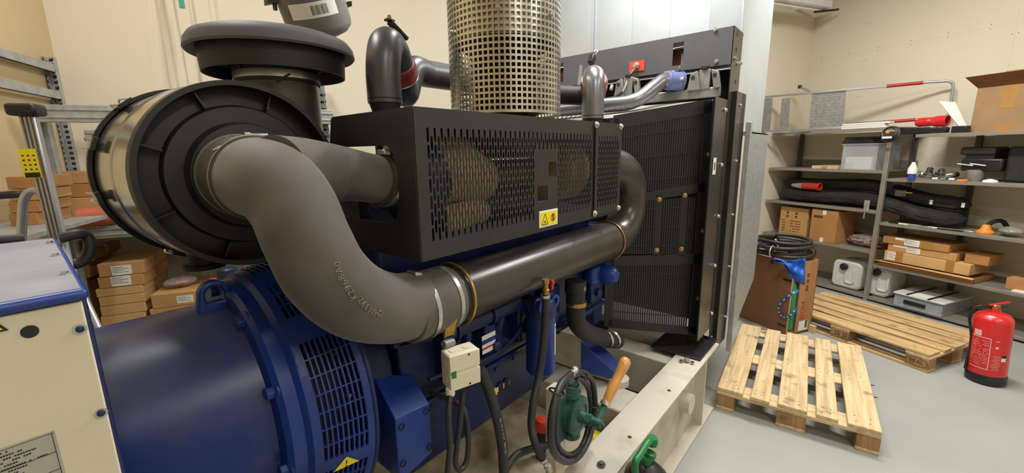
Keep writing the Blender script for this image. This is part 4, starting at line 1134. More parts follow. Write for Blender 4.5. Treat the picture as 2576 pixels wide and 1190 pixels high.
# ---------------- junction box with cables
jy=.80
jb=thing('junction_box','cream plastic cable junction box below the charge air pipe','junction box',(.70,jy,.98))
f=[P(1140,905,'y',jy),P(1197,872,'y',jy),P(1199,955,'y',jy),P(1142,985,'y',jy)]
xd=Vector((1,-.28,0)).normalized()
fo=P(1170,930,'y',jy); w=(f[1]-f[0]).length/2; h=.052
nrm=Vector((xd.y,-xd.x,0)); 
if nrm.y>0: nrm=-nrm
cc=fo-nrm*.028
o=MB(); o.obox(cc,xd*.047,(0,0,h),nrm*.028); jbody=o.build('body','cream_plastic',jb,bevel=.006,seg=3)
o=MB(); o.obox(cc+nrm*.030,xd*.0465,(0,0,.024),nrm*.004+Vector((0,0,0))); 
o=MB(); o.obox(cc+nrm*.0285+Vector((0,0,.027)),xd*.0465,(0,0,.0245),nrm*.003); o.obox(cc+nrm*.0285-Vector((0,0,.027)),xd*.0465,(0,0,.0245),nrm*.003); o.build('cover','cream_plastic',jb,bevel=.002)
o=MB(); o.obox(cc+nrm*.032-xd*.036-Vector((0,0,.003)),xd*.007,(0,0,.010),nrm*.0004); o.build('green_mark','green',jb)
for s in (-1,1):
    o=MB(); o.lathe([(.003,0),(.003,.001)],cc+nrm*.0315+Vector((0,0,.044*s))+xd*.012,nrm,10,caps=True); o.build('cover_screw','ink',jb)
for z in (-.026,.022):
    o=MB(); o.lathe([(.010,0),(.011,.0015),(.008,.0015)],cc-xd*.047+Vector((0,0,z)),-xd,18,caps=True); o.build('knockout','cream_plastic',jb)
for x in (-.022,.02):
    o=MB(); o.lathe([(.010,0),(.011,.0015),(.008,.0015)],cc+xd*x+Vector((0,0,h)),(0,0,1),18,caps=True); o.build('knockout','cream_plastic',jb)
gl=P(1133,985,'y',jy+.02)
o=MB(); o.lathe([(.011,0),(.013,.005),(.013,.022)],(gl.x,gl.y,gl.z-.012),(0,0,1),14,caps=True); o.build('cable_gland','cream_plastic',jb)
o=MB(); o.tube([P(1115,868,'y',.86),P(1140,860,'y',.86)],.012,14); o.build('clip','alu_cast',jb,bevel=.002)
def cable(nm,label,pts,r,m='hose',k=8,cat='cable',n=14):
    o=MB(); o.tube(catmull(pts,k),r,n); return tag(o.build(nm,m),label,cat)
cable('flexible_cable','black cable dropping straight from the cream junction box',[(gl.x,gl.y,gl.z),P(1128,1050,'y',jy),P(1132,1120,'y',jy),P(1126,1190,'y',jy-.0),P(1120,1280,'y',jy)],.0085)
cable('looped_cable','black cable hanging in a loop behind the junction box',[P(1165,985,'y',jy+.03),P(1158,1050,'y',jy+.03),P(1150,1120,'y',jy+.03),P(1146,1165,'y',jy+.03),P(1157,1182,'y',jy+.03),P(1174,1160,'y',jy+.03),P(1178,1100,'y',jy+.035),P(1166,1030,'y',jy+.05),P(1130,1005,'y',jy+.1),P(1080,985,'y',jy+.17)],.0085,n=14)
cable('fuel_hose','thick black lettered hose running down beside the engine sump',[P(1205,925,'y',.86),P(1222,960,'y',.85),P(1245,1030,'y',.82),P(1262,1110,'y',.80),P(1268,1190,'y',.78),P(1270,1260,'y',.77)],.0165,n=18)
fh_=bpy.data.objects['fuel_hose']
hpts=catmull([P(1205,925,'y',.86),P(1222,960,'y',.85),P(1245,1030,'y',.82),P(1262,1110,'y',.80),P(1268,1190,'y',.78),P(1270,1260,'y',.77)],8)
def near_tube(pts,r,px,py):
    d=ray(px,py).normalized(); best=None
    for i in range(len(pts)-1):
        for f_ in (0,.25,.5,.75):
            p=pts[i]+(pts[i+1]-pts[i])*f_; v=p-CAM; tca=v.dot(d); d2=v.length_squared-tca*tca
            if best is None or d2<best[0]: best=(d2,p,(pts[i+1]-pts[i]).normalized())
    return best[1],best[2]
msg='WATER-HOT WATER'
for i,ch in enumerate(msg):
    if ch==' ': continue
    t=i/(len(msg)-1); p,d1=near_tube(hpts,.0165,1250+22*t**.8,1052+82*t)
    tw=(CAM-p); tw=(tw-d1*tw.dot(d1)).normalized(); rt_=tw.cross(d1) if False else d1.cross(tw)
    if rt_.dot(_rt)<0: rt_=-rt_
    nn=(tw*.86+rt_*.5).normalized()
    text_mesh(ch,.0085,p+nn*.0168,d1,nn.cross(d1),'label_grey','hose_letter',fh_,.0003)
# hose with brass valve in front of the filter
hs_=[P(1373,745,'y',.835),P(1372,800,'y',.83),P(1365,880,'y',.825),P(1355,950,'y',.815),P(1342,1010,'y',.80),P(1337,1070,'y',.78),P(1348,1120,'y',.75),P(1370,1160,'y',.73)]
oh=thing('drain_hose','black hose with brass tap hanging before the blue filter','hose',P(1370,1165,'y',.73))
o=MB(); o.tube(catmull(hs_,8),.0135,18); o.build('hose','hose',oh)
o=MB(); o.lathe([(.013,0),(.013,.018),(.010,.02),(.010,.04),(.013,.042),(.013,.055)],P(1373,740,'y',.835),(0,0,1),12,caps=True); o.build('tap_body','brass',oh)
o=MB(); q=P(1388,716,'y',.835); o.obox(q,(.006,0,0),(0,.006,0),(0,0,.018)); o.obox(q+Vector((.006,0,.004)),(.006,0,0),(0,.006,0),(0,0,.006)); o.build('tap_handle','red_dull',oh,bevel=.002)
clampring('hose_clamp',P(1372,745,'y',.835),(0,0,1),.0138,oh,'zinc',.01)
c=hs_[-1]; d=(hs_[-1]-hs_[-2]).normalized()
clampring('hose_clamp',c-d*.01,d,.0138,oh,'zinc',.01)
o=MB(); o.tube([c,c+d*.05],.011,12); o.tube([c+d*.02,c+d*.032],.014,6); o.build('hose_tail','zinc',oh)
o=MB(); o.tube([c+d*.045,c+d*.09],.013,6); o.build('union_nut','brass',oh)

# ---------------- hand pump on its post
hpY=.72
hpm=thing('hand_pump','green semi rotary hand pump with varnished wooden handle','hand pump',(1.2,hpY,.30))
pc=P(1455,1045,'y',hpY)          # centre of the round face
fx=Vector((.06,-1,0)).normalized()   # axis of the pump, towards the viewer
ux=Vector((-fx.y,fx.x,0)); 
o=MB(); o.lathe([(.058,-.055),(.066,-.05),(.066,-.005),(.071,-.004),(.071,.006),(.064,.010),(.046,.012),(.042,.008),(.02,.010)],pc,fx,40,caps=True); bd_=o.build('pump_body','green_pump',hpm)
for k in range(6):
    a=2*PI*k/6+.3; d=ux*math.cos(a)+Vector((0,0,1))*math.sin(a); bolt(pc+d*.059+fx*.006,fx,.004,.005,'green_pump',bd_,washer=False)
o=MB(); o.tube([pc+fx*.0,pc+fx*.035],[.026,.018],20); o.build('packing_boss','green_pump',hpm)
o=MB(); o.lathe([(.021,.03),(.021,.052)],pc,fx,6,caps=True); o.build('packing_nut','green_pump',hpm,smooth=False)
o=MB(); o.lathe([(.013,.05),(.017,.055),(.017,.09),(.01,.094),(.006,.094),(.006,.105)],pc,fx,20,caps=True); o.build('spindle','green_pump',hpm)
for s in (1,-1):
    o=MB(); o.lathe([(.028,.052),(.028,.07),(.033,.072),(.033,.09),(.027,.092),(.027,.115),(.02,.117),(.02,.13)] if s>0 else [(.028,.05),(.028,.07),(.033,.072),(.033,.095),(.02,.1),(.012,.11)],pc-fx*.028,(0,0,s),24,caps=True); o.build('port','green_pump',hpm)
h0=pc+fx*.072; h1=P(1521,1020,'y',h0.y-.004); h2=P(1575,905,'y',h0.y-.02)
ha=(h2-h1).normalized()
o=MB(); o.tube([h0,h1],[.013,.011],14); o.build('lever','green_pump',hpm)
L=(h2-h1).length
o=MB(); o.lathe([(.017,0),(.0195,.001),(.0195,.012),(.017,.014)],h1,ha,20,caps=True); o.build('ferrule','zinc',hpm)
o=MB(); o.lathe([(.014,.012),(.0165,.03),(.019,L*.35),(.0175,L*.55),(.0185,L*.7),(.0215,L*.88),(.021,L*.97),(.014,L*1.03),(.004,L*1.045)],h1,ha,24,caps=True); o.build('handle','wood_handle',hpm)
# post carrying the pump
o=MB(); o.box((pc.x-.09,hpY+.035,.302),(pc.x-.03,hpY+.085,pc.z+.12)); o.build('post','beige',hpm,bevel=.004)
o=MB(); o.box((pc.x-.09,hpY+.03,pc.z-.09),(pc.x+.03,hpY+.04,pc.z+.09)); o.build('back_plate','green_pump',hpm,bevel=.004)
# coiled hose around the pump
cc_=P(1440,1050,'y',.685)
pts=[]
def ell(a,dx=0,dy=0,sc=1.): # oval seen in the photograph, lying in an upright plane
    return None
cu=Vector((.86,-.5,0)).normalized()
def ov(px,py,dp): return P(px,py,'y',.63+.105*max(0,min(1,(px-1386)/111))+(dp if dp>0 else 0))
loop1=[(1437,940),(1412,965),(1395,1010),(1386,1060),(1386,1110),(1398,1145),(1425,1162),(1455,1150),(1480,1110),(1493,1060),(1497,1010),(1490,960),(1470,938),(1450,940),(1425,955)]
loop2=[(1420,962),(1402,1000),(1396,1050),(1396,1100),(1408,1135),(1435,1148),(1462,1130),(1478,1090),(1486,1040),(1484,985),(1468,955),(1448,945)]
o=MB(); o.tube(catmull([ov(px,py,-.03+.045*math.sin(i*.9)**2*0+.0) for i,(px,py) in enumerate(loop1)]+[ov(1441+(px-1441)*.97,1052+(py-1052)*.97,.025) for px,py in loop2],6),.0108,16)
coil=o.build('coiled_hose','hose'); tag(coil,'black hose coiled and strapped around the green hand pump','hose')
for (px,py,dp) in ((1401,985,0),(1462,940,0),(1492,1020,0)):
    t=MB(); t.tube(ring_pts(ov(px,py,0),Vector((.4,-.1,1)),.024,20),.003,6,closed=True); t.build('cable_tie','black',coil)
o=MB(); o.tube([ov(1436,948,-.03),ov(1440,934,-.03)],.012,12); o.lathe([(.012,0),(.012,.012),(.006,.018)],ov(1444,934,-.03),(.3,-.4,.9),12,caps=True); o.build('end_fitting','zinc',coil)
cable('suction_hose','black hose lying on the tank top between pump and engine',[P(1275,1175,'y',.80),P(1300,1145,'y',.80),P(1335,1130,'y',.80),P(1375,1120,'y',.78)],.013)

# ---------------- oil can on the floor beside the frame
qb=P(1645,1215,'y',.48)
oc=thing('oil_can','black oil can with green cap and spout beside the base frame','can',(qb.x,.50,0))
ox,oy=qb.x,.51
zt=P(1650,1130,'y',oy).z
o=MB(); o.lathe([(.075,0),(.085,.01),(.085,zt-.10),(.075,zt-.05),(.045,zt-.018),(.025,zt-.008),(.02,zt-.006)],(ox,oy,0),(0,0,1),36,caps=True); o.build('bottle','bag_black' if False else 'black',oc)
cx_=P(1657,1118,'y',oy)
o=MB(); o.lathe([(.018,0),(.018,.03)],(ox,oy,zt-.01),(0,0,1),20,caps=True); o.build('neck','green',oc)
o=MB(); o.lathe([(.022,0),(.022,.024),(.018,.026)],(ox+.015,oy,zt+.005),(0.2,-.2,1),14,caps=True); o.build('cap','green',oc)
o=MB(); o.tube(catmull([P(1640,1108,'y',oy),P(1630,1112,'y',oy),P(1612,1140,'y',oy),P(1598,1165,'y',oy),P(1600,1200,'y',oy)],6),.0125,16); o.build('spout','green',oc)
o=MB(); o.lathe([(.02,0),(.022,.015),(.018,.03)],P(1640,1118,'y',oy),(0,0,1),16,caps=True); o.build('spout_cap','green',oc)

# ---------------- galvanised air duct behind the radiator
gd=thing('air_duct','galvanised sheet metal air duct rising behind the radiator','duct',(3.3,YC,0))
XD=XRB+.02
YD0=YR0-.06
# lower collar: side sheet with folded edges
yS=YR0-.04
XD1=P(1933,337,'y',yS).x; zc1=P(1900,335,'y',yS).z
z0a=P(1848,848,'y',yS).z
o=MB(); o.prism([(XR+.30,yS,max(.30,z0a)),(XR+.30,yS,zc1+.02),(XD1,yS,zc1),(XD1,yS,.62)],(0,.003,0)); o.build('collar_side','galv_dull',gd)
o=MB(); o.box((XR+.285,yS-.03,.28),(XR+.31,yS+.002,zc1+.06)); o.build('collar_edge','galv_dull',gd,bevel=.003)
o=MB(); o.box((XR+.30,yS,zc1-.004),(XD1+.01,YR1,zc1+.004)); o.build('collar_top','galv_dull',gd)
# tall plenum box: upright sheets with standing seams
XP=XR+.34; YPl0=P(1930,150,'x',XP+.25).y
seams=[1395,1493,1590,1687,1785]
XQ=XRB+.12
ys_=[P(px,60,'x',XQ).y for px in seams]+[P(1866,60,'x',XQ).y]
zig=[0,.008,.004,-.006,.002,.028]
for i in range(len(ys_)-1):
    y1,y0=ys_[i],ys_[i+1]; xa,xb=XQ+zig[i],XQ+zig[i+1]
    o=MB(); o.slab((xb,y0+.0006,1.5),(xa,y1-.0006,1.5),(xa,y1-.0006,ROOM_Z-.02),(xb,y0+.0006,ROOM_Z-.02),.003); o.build('duct_panel','galv',gd)
o=MB(); o.box((XQ-.014,ys_[1]-.005,1.5),(XQ,ys_[1]+.005,ROOM_Z-.02)); o.build('seam','galv',gd)
y0=ys_[-1]
o=MB(); xe=P(1932,150,'y',y0).x; o.box((XQ,y0-.003,zc1+.004),(xe,y0,ROOM_Z-.02)); o.build('duct_side','galv',gd)
o=MB(); o.box((XQ-.02,y0-.008,zc1+.03),(XQ+.02,y0+.0,ROOM_Z-.02)); o.build('corner_angle','galv',gd)
o=MB(); o.box((XQ+.1,ys_[0],zc1+.01),(xe,ys_[0]+.003,ROOM_Z-.02)); o.build('duct_side','galv',gd)
# dark support post just left of the duct
q=P(1409,60,'x',2.9)
# ================================================================== left background
def stbox(mb,s0,s1,t0,t1,z0,z1): return rbox(mb,s0,s1,t0,t1,z0,z1)
def carton(name,label,group,c,w,d,h,rot,m='card',tape=True,lbl=None,cat='box'):
    """closed carton: body with taped seam; w along E2-ish, d along E1-ish, base centre c"""
    T=thing(name,label,cat,c,rot,group)
    o=MB(); o.box((-w/2,-d/2,0),(w/2,d/2,h)); o.build('carton_body',m,T,bevel=.003,local=True)
    o=MB(); o.box((-w/2-.0006,-.001,h-.0002),(w/2+.0006,.001,h+.0006)); o.build('flap_seam','card_dark',T,local=True)
    if tape:
        o=MB(); o.box((-w/2-.0008,-.025,h),(w/2+.0008,.025,h+.0009)); 
        for sx in (-1,1): o.box((sx*w/2-.0009,-.025,h-min(.05,h*.8)),(sx*w/2+.0009,.025,h+.0009))
        o.build('tape','tape',T,local=True)
    if lbl:
        x0,x1,z0,z1=lbl
        o=MB(); o.box((x0,-d/2-.0012,z0),(x1,-d/2,z1)); L=o.build('paper_label','white',T,local=True)
        o=MB()
        for k in range(4):
            z=z1-(k+1)*(z1-z0)/5.5; o.box((x0+.006,-d/2-.0018,z),(x0+(x1-x0)*(.85 if k%2 else .6),-d/2-.0012,z+(z1-z0)*.05))
        o.build('print','ink_grey',L,kind='stuff',local=True)
    return T
RZ=math.radians(152)-PI    # local +x runs along the back wall to the right as seen, local -y faces the room
# local axes: x -> -E2 direction? (cos RZ, sin RZ) = (cos(-28), sin(-28)) = -E2 ; y -> E1
SB=.62                     # front of the back-wall rack
z1=PS(165,283,SB).z; z2=PS(170,585,SB).z
t_l=TL-.12; t_r=ST(PS(840,300,SB))[1]
rk=thing('storage_rack','galvanised steel storage rack along the back wall','rack',RM(SB/2,(t_l+t_r)/2,0))
hb=PS(165,264,SB).z-PS(165,308,SB).z
def beam(mb,z,s,h,t0,t1):
    stbox(mb,s-.02,s+.02,t0,t1,z-h/2,z+h/2)
    for dz in (-.22,.22): stbox(mb,s+.02,s+.026,t0,t1,z+dz*h-.006,z+dz*h+.006)
zbeam=(PS(165,264,SB).z+PS(165,308,SB).z)/2
o=MB(); beam(o,zbeam,SB,hb,t_r,t_l); o.build('front_beam','galv_dull',rk,bevel=.003)
o=MB(); beam(o,zbeam-.10,.10,hb*.7,t_r,t_l); o.build('rear_beam','galv_dull',rk,bevel=.003)
zs=PS(170,572,SB).z
o=MB(); beam(o,zs-.04,SB,.08,t_r,t_l); o.build('front_beam','galv_dull',rk,bevel=.003)
o=MB(); stbox(o,.06,SB-.02,t_r,t_l,zs-.02,zs); o.build('shelf_board','galv_dull',rk)
zl=PS(300,830,SB).z
o=MB(); stbox(o,.06,SB,t_r,t_l,zl-.03,zl); o.build('shelf_board','galv_dull',rk)
def upright(mb,s,t,z0,z1,w=.05):
    stbox(mb,s-.02,s+.02,t-w/2,t-w/2+.004,z0,z1); stbox(mb,s-.02,s+.02,t+w/2-.004,t+w/2,z0,z1); stbox(mb,s-.02,s-.016,t-w/2,t+w/2,z0,z1)
def holes(mb,s,t,z0,z1,n,w=.05):
    for k in range(n):
        z=z0+(z1-z0)*(k+.5)/n
        stbox(mb,s+.0195,s+.0205,t-w/2-.0005,t-w/2+.0045,z-.010,z+.010); stbox(mb,s+.0195,s+.0205,t+w/2-.0045,t+w/2+.0005,z-.010,z+.010); stbox(mb,s-.017,s-.0155,t-.011,t+.011,z-.008,z+.008)
for (px,py,s) in ((812,270,.12),(812,270,SB-.03)):
    t=ST(PS(px,py,s))[1]
    o=MB(); upright(o,s,t,0,PS(px,200 if px>500 else 300,s).z); u=o.build('upright','galv_dull',rk)
    o=MB(); holes(o,s,t,.2,PS(px,230 if px>500 else 305,s).z,40); o.build('upright_holes','ink',u,kind='stuff')
t=ST(PS(60,380,SB))[1]
o=MB(); upright(o,SB-.03,t_l-.03,0,zbeam); o.build('upright','galv_dull',rk)
for k in range(2):
    zd=PS(812,230,.3).z
t=ST(PS(812,270,.12))[1]
for k in range(4):
    o=MB(); o.bar(RM(.12,t,1.4+.25*k),RM(SB-.03,t,1.6+.25*k),.02,.004,E2); o.build('brace','galv_dull',rk)

# rack on the left wall
st=.0
lk=thing('wall_rack','galvanised rack with chipboard shelves against the left wall','rack',RM(1.6,TL-.25,0))
tf=ST(PS(140,200,.45))[1]     # front plane of that rack
d=ray(140,250); 
tF=TL-.42
def ptl(px,py): return PT(px,py,tF)
sA=.14; tF=ST(PS(136,200,sA))[1]
sEnd=sA+3.0
for k,(py,pyb) in enumerate(((165,175),(232,250))):
    q=ptl(112,py); z=q.z
    o=MB(); stbox(o,sA,sEnd,tF-.02,tF,z-.03,z+.02); o.build('shelf_beam','galv_dull',lk,bevel=.003)
    if k==0:
        o=MB(); stbox(o,sA,sEnd,tF,TL-.02,z-.005,z+.012); o.build('chipboard','card_light',lk)
    o=MB(); stbox(o,sA,sEnd,TL-.06,TL-.03,z-.03,z+.02); o.build('shelf_beam','galv_dull',lk,bevel=.003)
zt=ptl(115,140).z
for (s,t) in ((sA,tF),):
    o=MB(); upright(o,s,t,0,zt); u=o.build('upright','galv_dull',lk)
    o=MB(); holes(o,s,t,.2,zt,60); o.build('upright_holes','ink',u,kind='stuff')

# cartons on the back-wall shelf and below
def box_px(name,label,group,x0,x1,ytop,ybot,s_front,depth,m,rot=0,zbase=None,lbl=None,tape=True):
    a=PS(x0,(ytop+ybot)/2,s_front); b=PS(x1,(ytop+ybot)/2,s_front)
    zt=PS((x0+x1)/2,ytop,s_front).z; zb=zbase if zbase is not None else PS((x0+x1)/2,ybot,s_front).z
    w=(b-a).length; c=(a+b)/2+E1*(depth/2); c.z=zb
    L=None
    if lbl: L=(-w/2+lbl[0]*w,-w/2+lbl[1]*w,(zt-zb)*lbl[2],(zt-zb)*lbl[3])
    T=carton(name,label,group,c,w,depth,zt-zb-.0025,RZ+rot,m,tape,L); return T,zt
SBx=.50
SLk=1.05; zlk=PS(50,568,SLk).z
o=MB(); stbox(o,.76,sEnd,tF-.38,TL-.02,zlk-.02,zlk); o.build('shelf_board','galv_dull',lk)
z=zlk
for (x0,x1,yt,yb,m,lb) in ((24,96,535,568,'card_mid','flat brown carton at the base of the stack behind the stepladder'),(22,98,505,535,'card_mid','second flat brown carton up behind the stepladder'),(20,98,475,505,'card','third flat brown carton up behind the stepladder'),(16,100,443,475,'card_mid','topmost flat brown carton behind the stepladder')):
    _,z=box_px('carton',lb,'cartons on the rack shelf',x0,x1,yt,yb,SLk,.28,m,0,z)
_,z=box_px('carton','larger brown carton on the rack shelf above the orange roll','cartons on the rack shelf',140,262,497,568,SBx+.02,.35,'card',.1,zs)
_,z=box_px('carton','brown carton standing on another beside the stepladder rail','cartons on the rack shelf',130,250,462,497,SBx,.33,'card_mid',.05,z)
_,z=box_px('carton','open topped brown carton highest beside the steel drum','cartons on the rack shelf',134,248,432,462,SBx,.33,'card',0,z)
# orange roll lying on the shelf
a=PS(190,545,.665); b=PS(330,512,.585); r=.055
a.z=zs+r; b.z=zs+r
o=MB(); d=(b-a).normalized(); L=(b-a).length
o.lathe([(r*.72,0),(r,0),(r,L),(r*.72,L)],a,d,36,closed=True); 
for k in range(1): pass
tag(o.build('rolled_sheet','terracotta'),'orange red rolled sheet lying on the rack shelf','roll')
# cables at the left edge on the shelf
cable('shelf_cable','thick black cable lying on the rack shelf by the cartons',[PS(-60,500,1.15),PS(-10,493,1.12),PS(40,489,1.12),PS(62,487,1.1)],.018,'rubber')
# cartons on the lower rack shelf
S2=.60
lows=[
 (255,368,790,830,'card_light','lowest flat carton in the pile below the shelf'),
 (252,366,765,790,'card_light','second flat carton from the bottom of the pile below the shelf'),
 (248,364,742,765,'card_light','third flat carton from the bottom of the pile below the shelf'),
 (240,360,722,742,'card_light','fourth flat carton from the bottom of the pile below the shelf')]
z=zl
for (x0,x1,yt,yb,m,lb) in lows: _,z=box_px('flat_carton',lb,'cartons piled on the lower rack shelf',x0,x1,yt,yb,S2,.4,m,.0,z)
_,z5=box_px('labelled_carton','brown carton with torn white label under a matching one','cartons piled on the lower rack shelf',246,362,693,722,S2,.42,'card',.0,z,(.28,.72,.1,.95))
_,z6=box_px('labelled_carton','topmost carton with white label below the rack shelf','cartons piled on the lower rack shelf',242,358,660,693,S2,.42,'card',.04,z5,(.28,.72,.05,.75))
_,zq=box_px('carton','dark brown carton between the ladder foot and the labelled pile','cartons piled on the lower rack shelf',196,226,700,830,S2-.10,.4,'card_mid',0,zl)
_,zq=box_px('carton','brown carton on the dark one beside the ladder foot','cartons piled on the lower rack shelf',204,224,655,700,S2-.10,.4,'card_mid',0,zq)
_,zq=box_px('carton','small brown carton behind the black cable loop','cartons piled on the lower rack shelf',200,228,632,655,S2-.05,.4,'card_dark',.03,zq)
_,z=box_px('carton','brown carton with white sticker low behind the lifting lug','cartons piled on the lower rack shelf',380,520,770,830,S2,.4,'card',0,zl,(.5,.8,.3,.7))
_,z=box_px('carton','brown carton under the plastic bag behind the lifting lug','cartons piled on the lower rack shelf',380,512,735,770,S2,.4,'card',0,z,(.48,.8,.2,.7))
_,zz_=box_px('carton','thin brown carton lying flat next to the black spout','cartons piled on the lower rack shelf',505,580,712,735,S2-.1,.3,'card_light',0,z)
# plastic bag with a red part on that carton
c=PS(455,715,S2-.15); c.z=z
pb=thing('plastic_bag','clear plastic bag with a red part on the cartons','bag',c)
o=MB(); o.ball(c+Vector((0,0,.035)),.09,20,1.1,.8,.4); o.build('bag_film','plastic_bag',pb)
o=MB(); o.ball(c+Vector((.0,-.01,.03)),.035,14,1.2,1,.7); o.build('red_part','red',pb)
# orange can and dark labelled bottle behind the lug
c=PS(541,735,.75); zb=PS(541,757,.75).z; h_=PS(541,712,.75).z-zb
oc_=thing('orange_bottle','bright orange bottle behind the blue lifting lug','bottle',Vector((c.x,c.y,zb)))
o=MB(); o.lathe([(.045,-.14),(.045,h_*.8),(.03,h_),(.02,h_+.012)],(c.x,c.y,zb),(0,0,1),20,caps=True); o.build('bottle_body','orange_red',oc_)
o=MB(); o.lathe([(.018,h_+.012),(.018,h_+.03)],(c.x,c.y,zb),(0,0,1),16,caps=True); o.build('bottle_cap','orange_red',oc_)
c=PS(575,700,.6); zb=PS(575,722,.6).z; h_=PS(575,676,.6).z-zb
mat('dark_teal',(36,58,78),.4)
tc2=thing('spray_tin','dark blue tin with white print below the air cleaner','tin',Vector((c.x,c.y,zb)))
o=MB(); o.lathe([(.06,-.1),(.06,h_),(.05,h_+.01)],(c.x,c.y,zb),(0,0,1),24,caps=True); o.build('tin_body','dark_teal',tc2)
text_mesh('FILTER',.03,(0,0,0),(1,0,0),(0,0,1),'white') if False else None

# ---------------- stepladder (aluminium) between cabinet and rack
SL=1.75
ld_=thing('stepladder','aluminium stepladder with black top cap and yellow label','stepladder',PS(150,600,SL))
top=PS(66,276,SL); bot=PS(125,600,SL); lean=Vector((0,0,0))
rdir=(PS(100,290,SL)-PS(44,290,SL)); rw=rdir.length
a=PS(72,292,SL); b=PS(150,612,SL)
ext=(b-a)*1.9+a
o=MB(); o.bar(a,ext,rw*.72,.03,E1)
r1=o.build('rail','alu',ld_,bevel=.004)
o=MB()
for k in (-.28,.0,.28): o.bar(a+rdir*k*.7-E1*.016,ext+rdir*k*.7-E1*.016,.004,.003,E1)
o.build('rail_groove','shelf_dark',r1)
c=PS(66,277,SL); hw=(PS(105,277,SL)-PS(27,277,SL)).length/2; hh=(PS(66,262,SL).z-PS(66,293,SL).z)/2
o=MB(); o.obox(c,rdir.normalized()*hw,(0,0,hh),E1*.04); o.build('top_cap','black',ld_,bevel=.012,seg=3)
lp=[PS(66,612,SL-.03),PS(72,500,SL-.03),PS(88,478,SL-.03),PS(112,478,SL-.03),PS(130,498,SL-.03),PS(168,612,SL-.03),PS(200,700,SL-.0),PS(262,830,SL+.1)]
lp=[p-E1*.03 for p in lp]
o=MB(); o.tube(fillet(lp,.06,6),.014,14); o.build('support_loop','alu',ld_)
u_=rdir.normalized(); v_=(a-b).normalized()
cl=PS(84,411,SL)-E1*.018; wl=(PS(106,411,SL)-PS(61,411,SL)).length/2; hl=(PS(80,375,SL)-PS(93,447,SL)).length/2
o=MB(); o.obox(cl,u_*wl,v_*hl,E1*.0006); yl=o.build('yellow_label','yellow',ld_)
o=MB()
o.obox(cl-v_*hl*.8-E1*.001,u_*wl*.85,v_*hl*.17,E1*.0004)
for i in range(3):
    for j in range(4):
        o.obox(cl+u_*wl*(-.6+.6*i)+v_*hl*(.55-.32*j)-E1*.001,u_*wl*.12,v_*hl*.05,E1*.0004)
o.build('print','ink',yl,kind='stuff')
# black cable loop on the cabinet's far side
lc=[P(150,600,'y',1.30),P(190,590,'y',1.30),P(215,592,'y',1.31),P(226,615,'y',1.31),P(218,645,'y',1.31),P(200,662,'y',1.31),P(185,664,'y',1.31)]
cable('cable_loop','black cable looping above the blue cabinet lid','%s'%'' or lc,.011,'hose') if False else cable('cable_loop','black cable looping above the blue cabinet lid',lc,.011,'hose')
cable('lid_cable','black cable lying along the back of the blue lid',[P(-20,607,'y',1.29),P(30,604,'y',1.29),P(62,602,'y',1.29)],.011,'rubber')

# ---------------- grey pipe hanging from above
YHp=2.2
gp=thing('hanging_pipe','grey plastic pipe end with white label hanging from above','pipe',P(800,60,'y',YHp))
e=P(806,66,'y',YHp); up_=P(762,-60,'y',YHp-.05); dd=(up_-e).normalized()
rp_=.155
o=MB(); o.lathe([(.02,-.055),(rp_*.5,-.05),(rp_*.8,-.035),(rp_*.96,-.012),(rp_,.01),(rp_,1.2)],e,dd,48,caps=True); o.build('pipe','grey_pvc',gp)
# label wrapped on the side facing the room
tov=(CAM-e); tov=(tov-dd*tov.dot(dd)).normalized(); sd_=dd.cross(tov)
vs=[]; nn=14
for i in range(nn+1):
    a_=-.75+1.45*i/nn; d_=tov*math.cos(a_)+sd_*math.sin(a_)
    for h_ in (.06,.125): vs.append(e+dd*h_+d_*(rp_+.0012))
o=MB(); o.add(vs,[(2*i,2*i+2,2*i+3,2*i+1) for i in range(nn)]); lb=o.build('paper_label','white',gp)
o=MB()
random.seed(5)
for i in range(26):
    a_=-.1+.5*i/26; w_=random.choice((.006,.012))
    p=[]
    for aa in (a_,a_+w_):
        d_=tov*math.cos(aa)+sd_*math.sin(aa)
        p.append((e+dd*.072+d_*(rp_+.002),e+dd*.112+d_*(rp_+.002)))
    o.add([p[0][0],p[1][0],p[1][1],p[0][1]],[(0,1,2,3)])
o.build('barcode','ink',lb)
for (px,py) in ((690,2),(862,14)):
    q=P(px,py,'y',YHp); o=MB(); o.obox(q,(.03,-.02,.008),(0,.02,0),(0,0,.012)); o.lathe([(.01,-.04),(.01,.03)],q,(0,0,1),8,caps=True); o.build('pipe_clamp','black',gp)
band(e+dd*.20,dd,rp_,.03,.004,48).build('clamp_band','zinc',gp)
o=MB(); o.bar(e+dd*.22+Vector((0,0,.1)),Vector((e.x-.1,e.y,ROOM_Z)),.012,.012); o.build('hanger_rod','zinc',gp)
# scrap of teal tape on the wall
q=PS(457,8,.004); o=MB(); o.obox(q,E2*.016,(0,0,.03),E1*.003); tag(o.build('tape_scrap','teal',bevel=.002),'teal scrap of tape stuck on the back wall','tape')
# ================================================================== right background
# ---------------- shelving along the right wall
TF=.579; SP0=1.296            # front plane and shared post
def shelf(parent,s0,s1,z,t0=.03,t1=TF,th=.03,m='shelf_grey'):
    o=MB(); rbox(o,s0,s1,t1-.012,t1,z-th,z); rbox(o,s0,s1,t0,t1-.012,z-.012,z-.001); return o.build('shelf_board',m,parent,bevel=.002)
su=thing('steel_shelving','grey steel shelving filling the room corner','shelving',RM(.65,.3,0))
ZLs=[1.815,1.383,.968,.541,.05]
for z in ZLs: shelf(su,.03,SP0-.02 if z<1.8 else SP0+.06,z)
for (s,t,zt) in ((.05,.05,1.80),(SP0-.04,.05,1.78)):
    o=MB(); rbox(o,s-.02,s+.02,t-.018,t+.018,0,zt); o.build('post','shelf_dark',su,bevel=.002)
for z in (1.383,.968,.541):
    o=MB(); rbox(o,.03,SP0,.028,.03,z+.0,z+.09); o.build('back_lip','shelf_board',su)
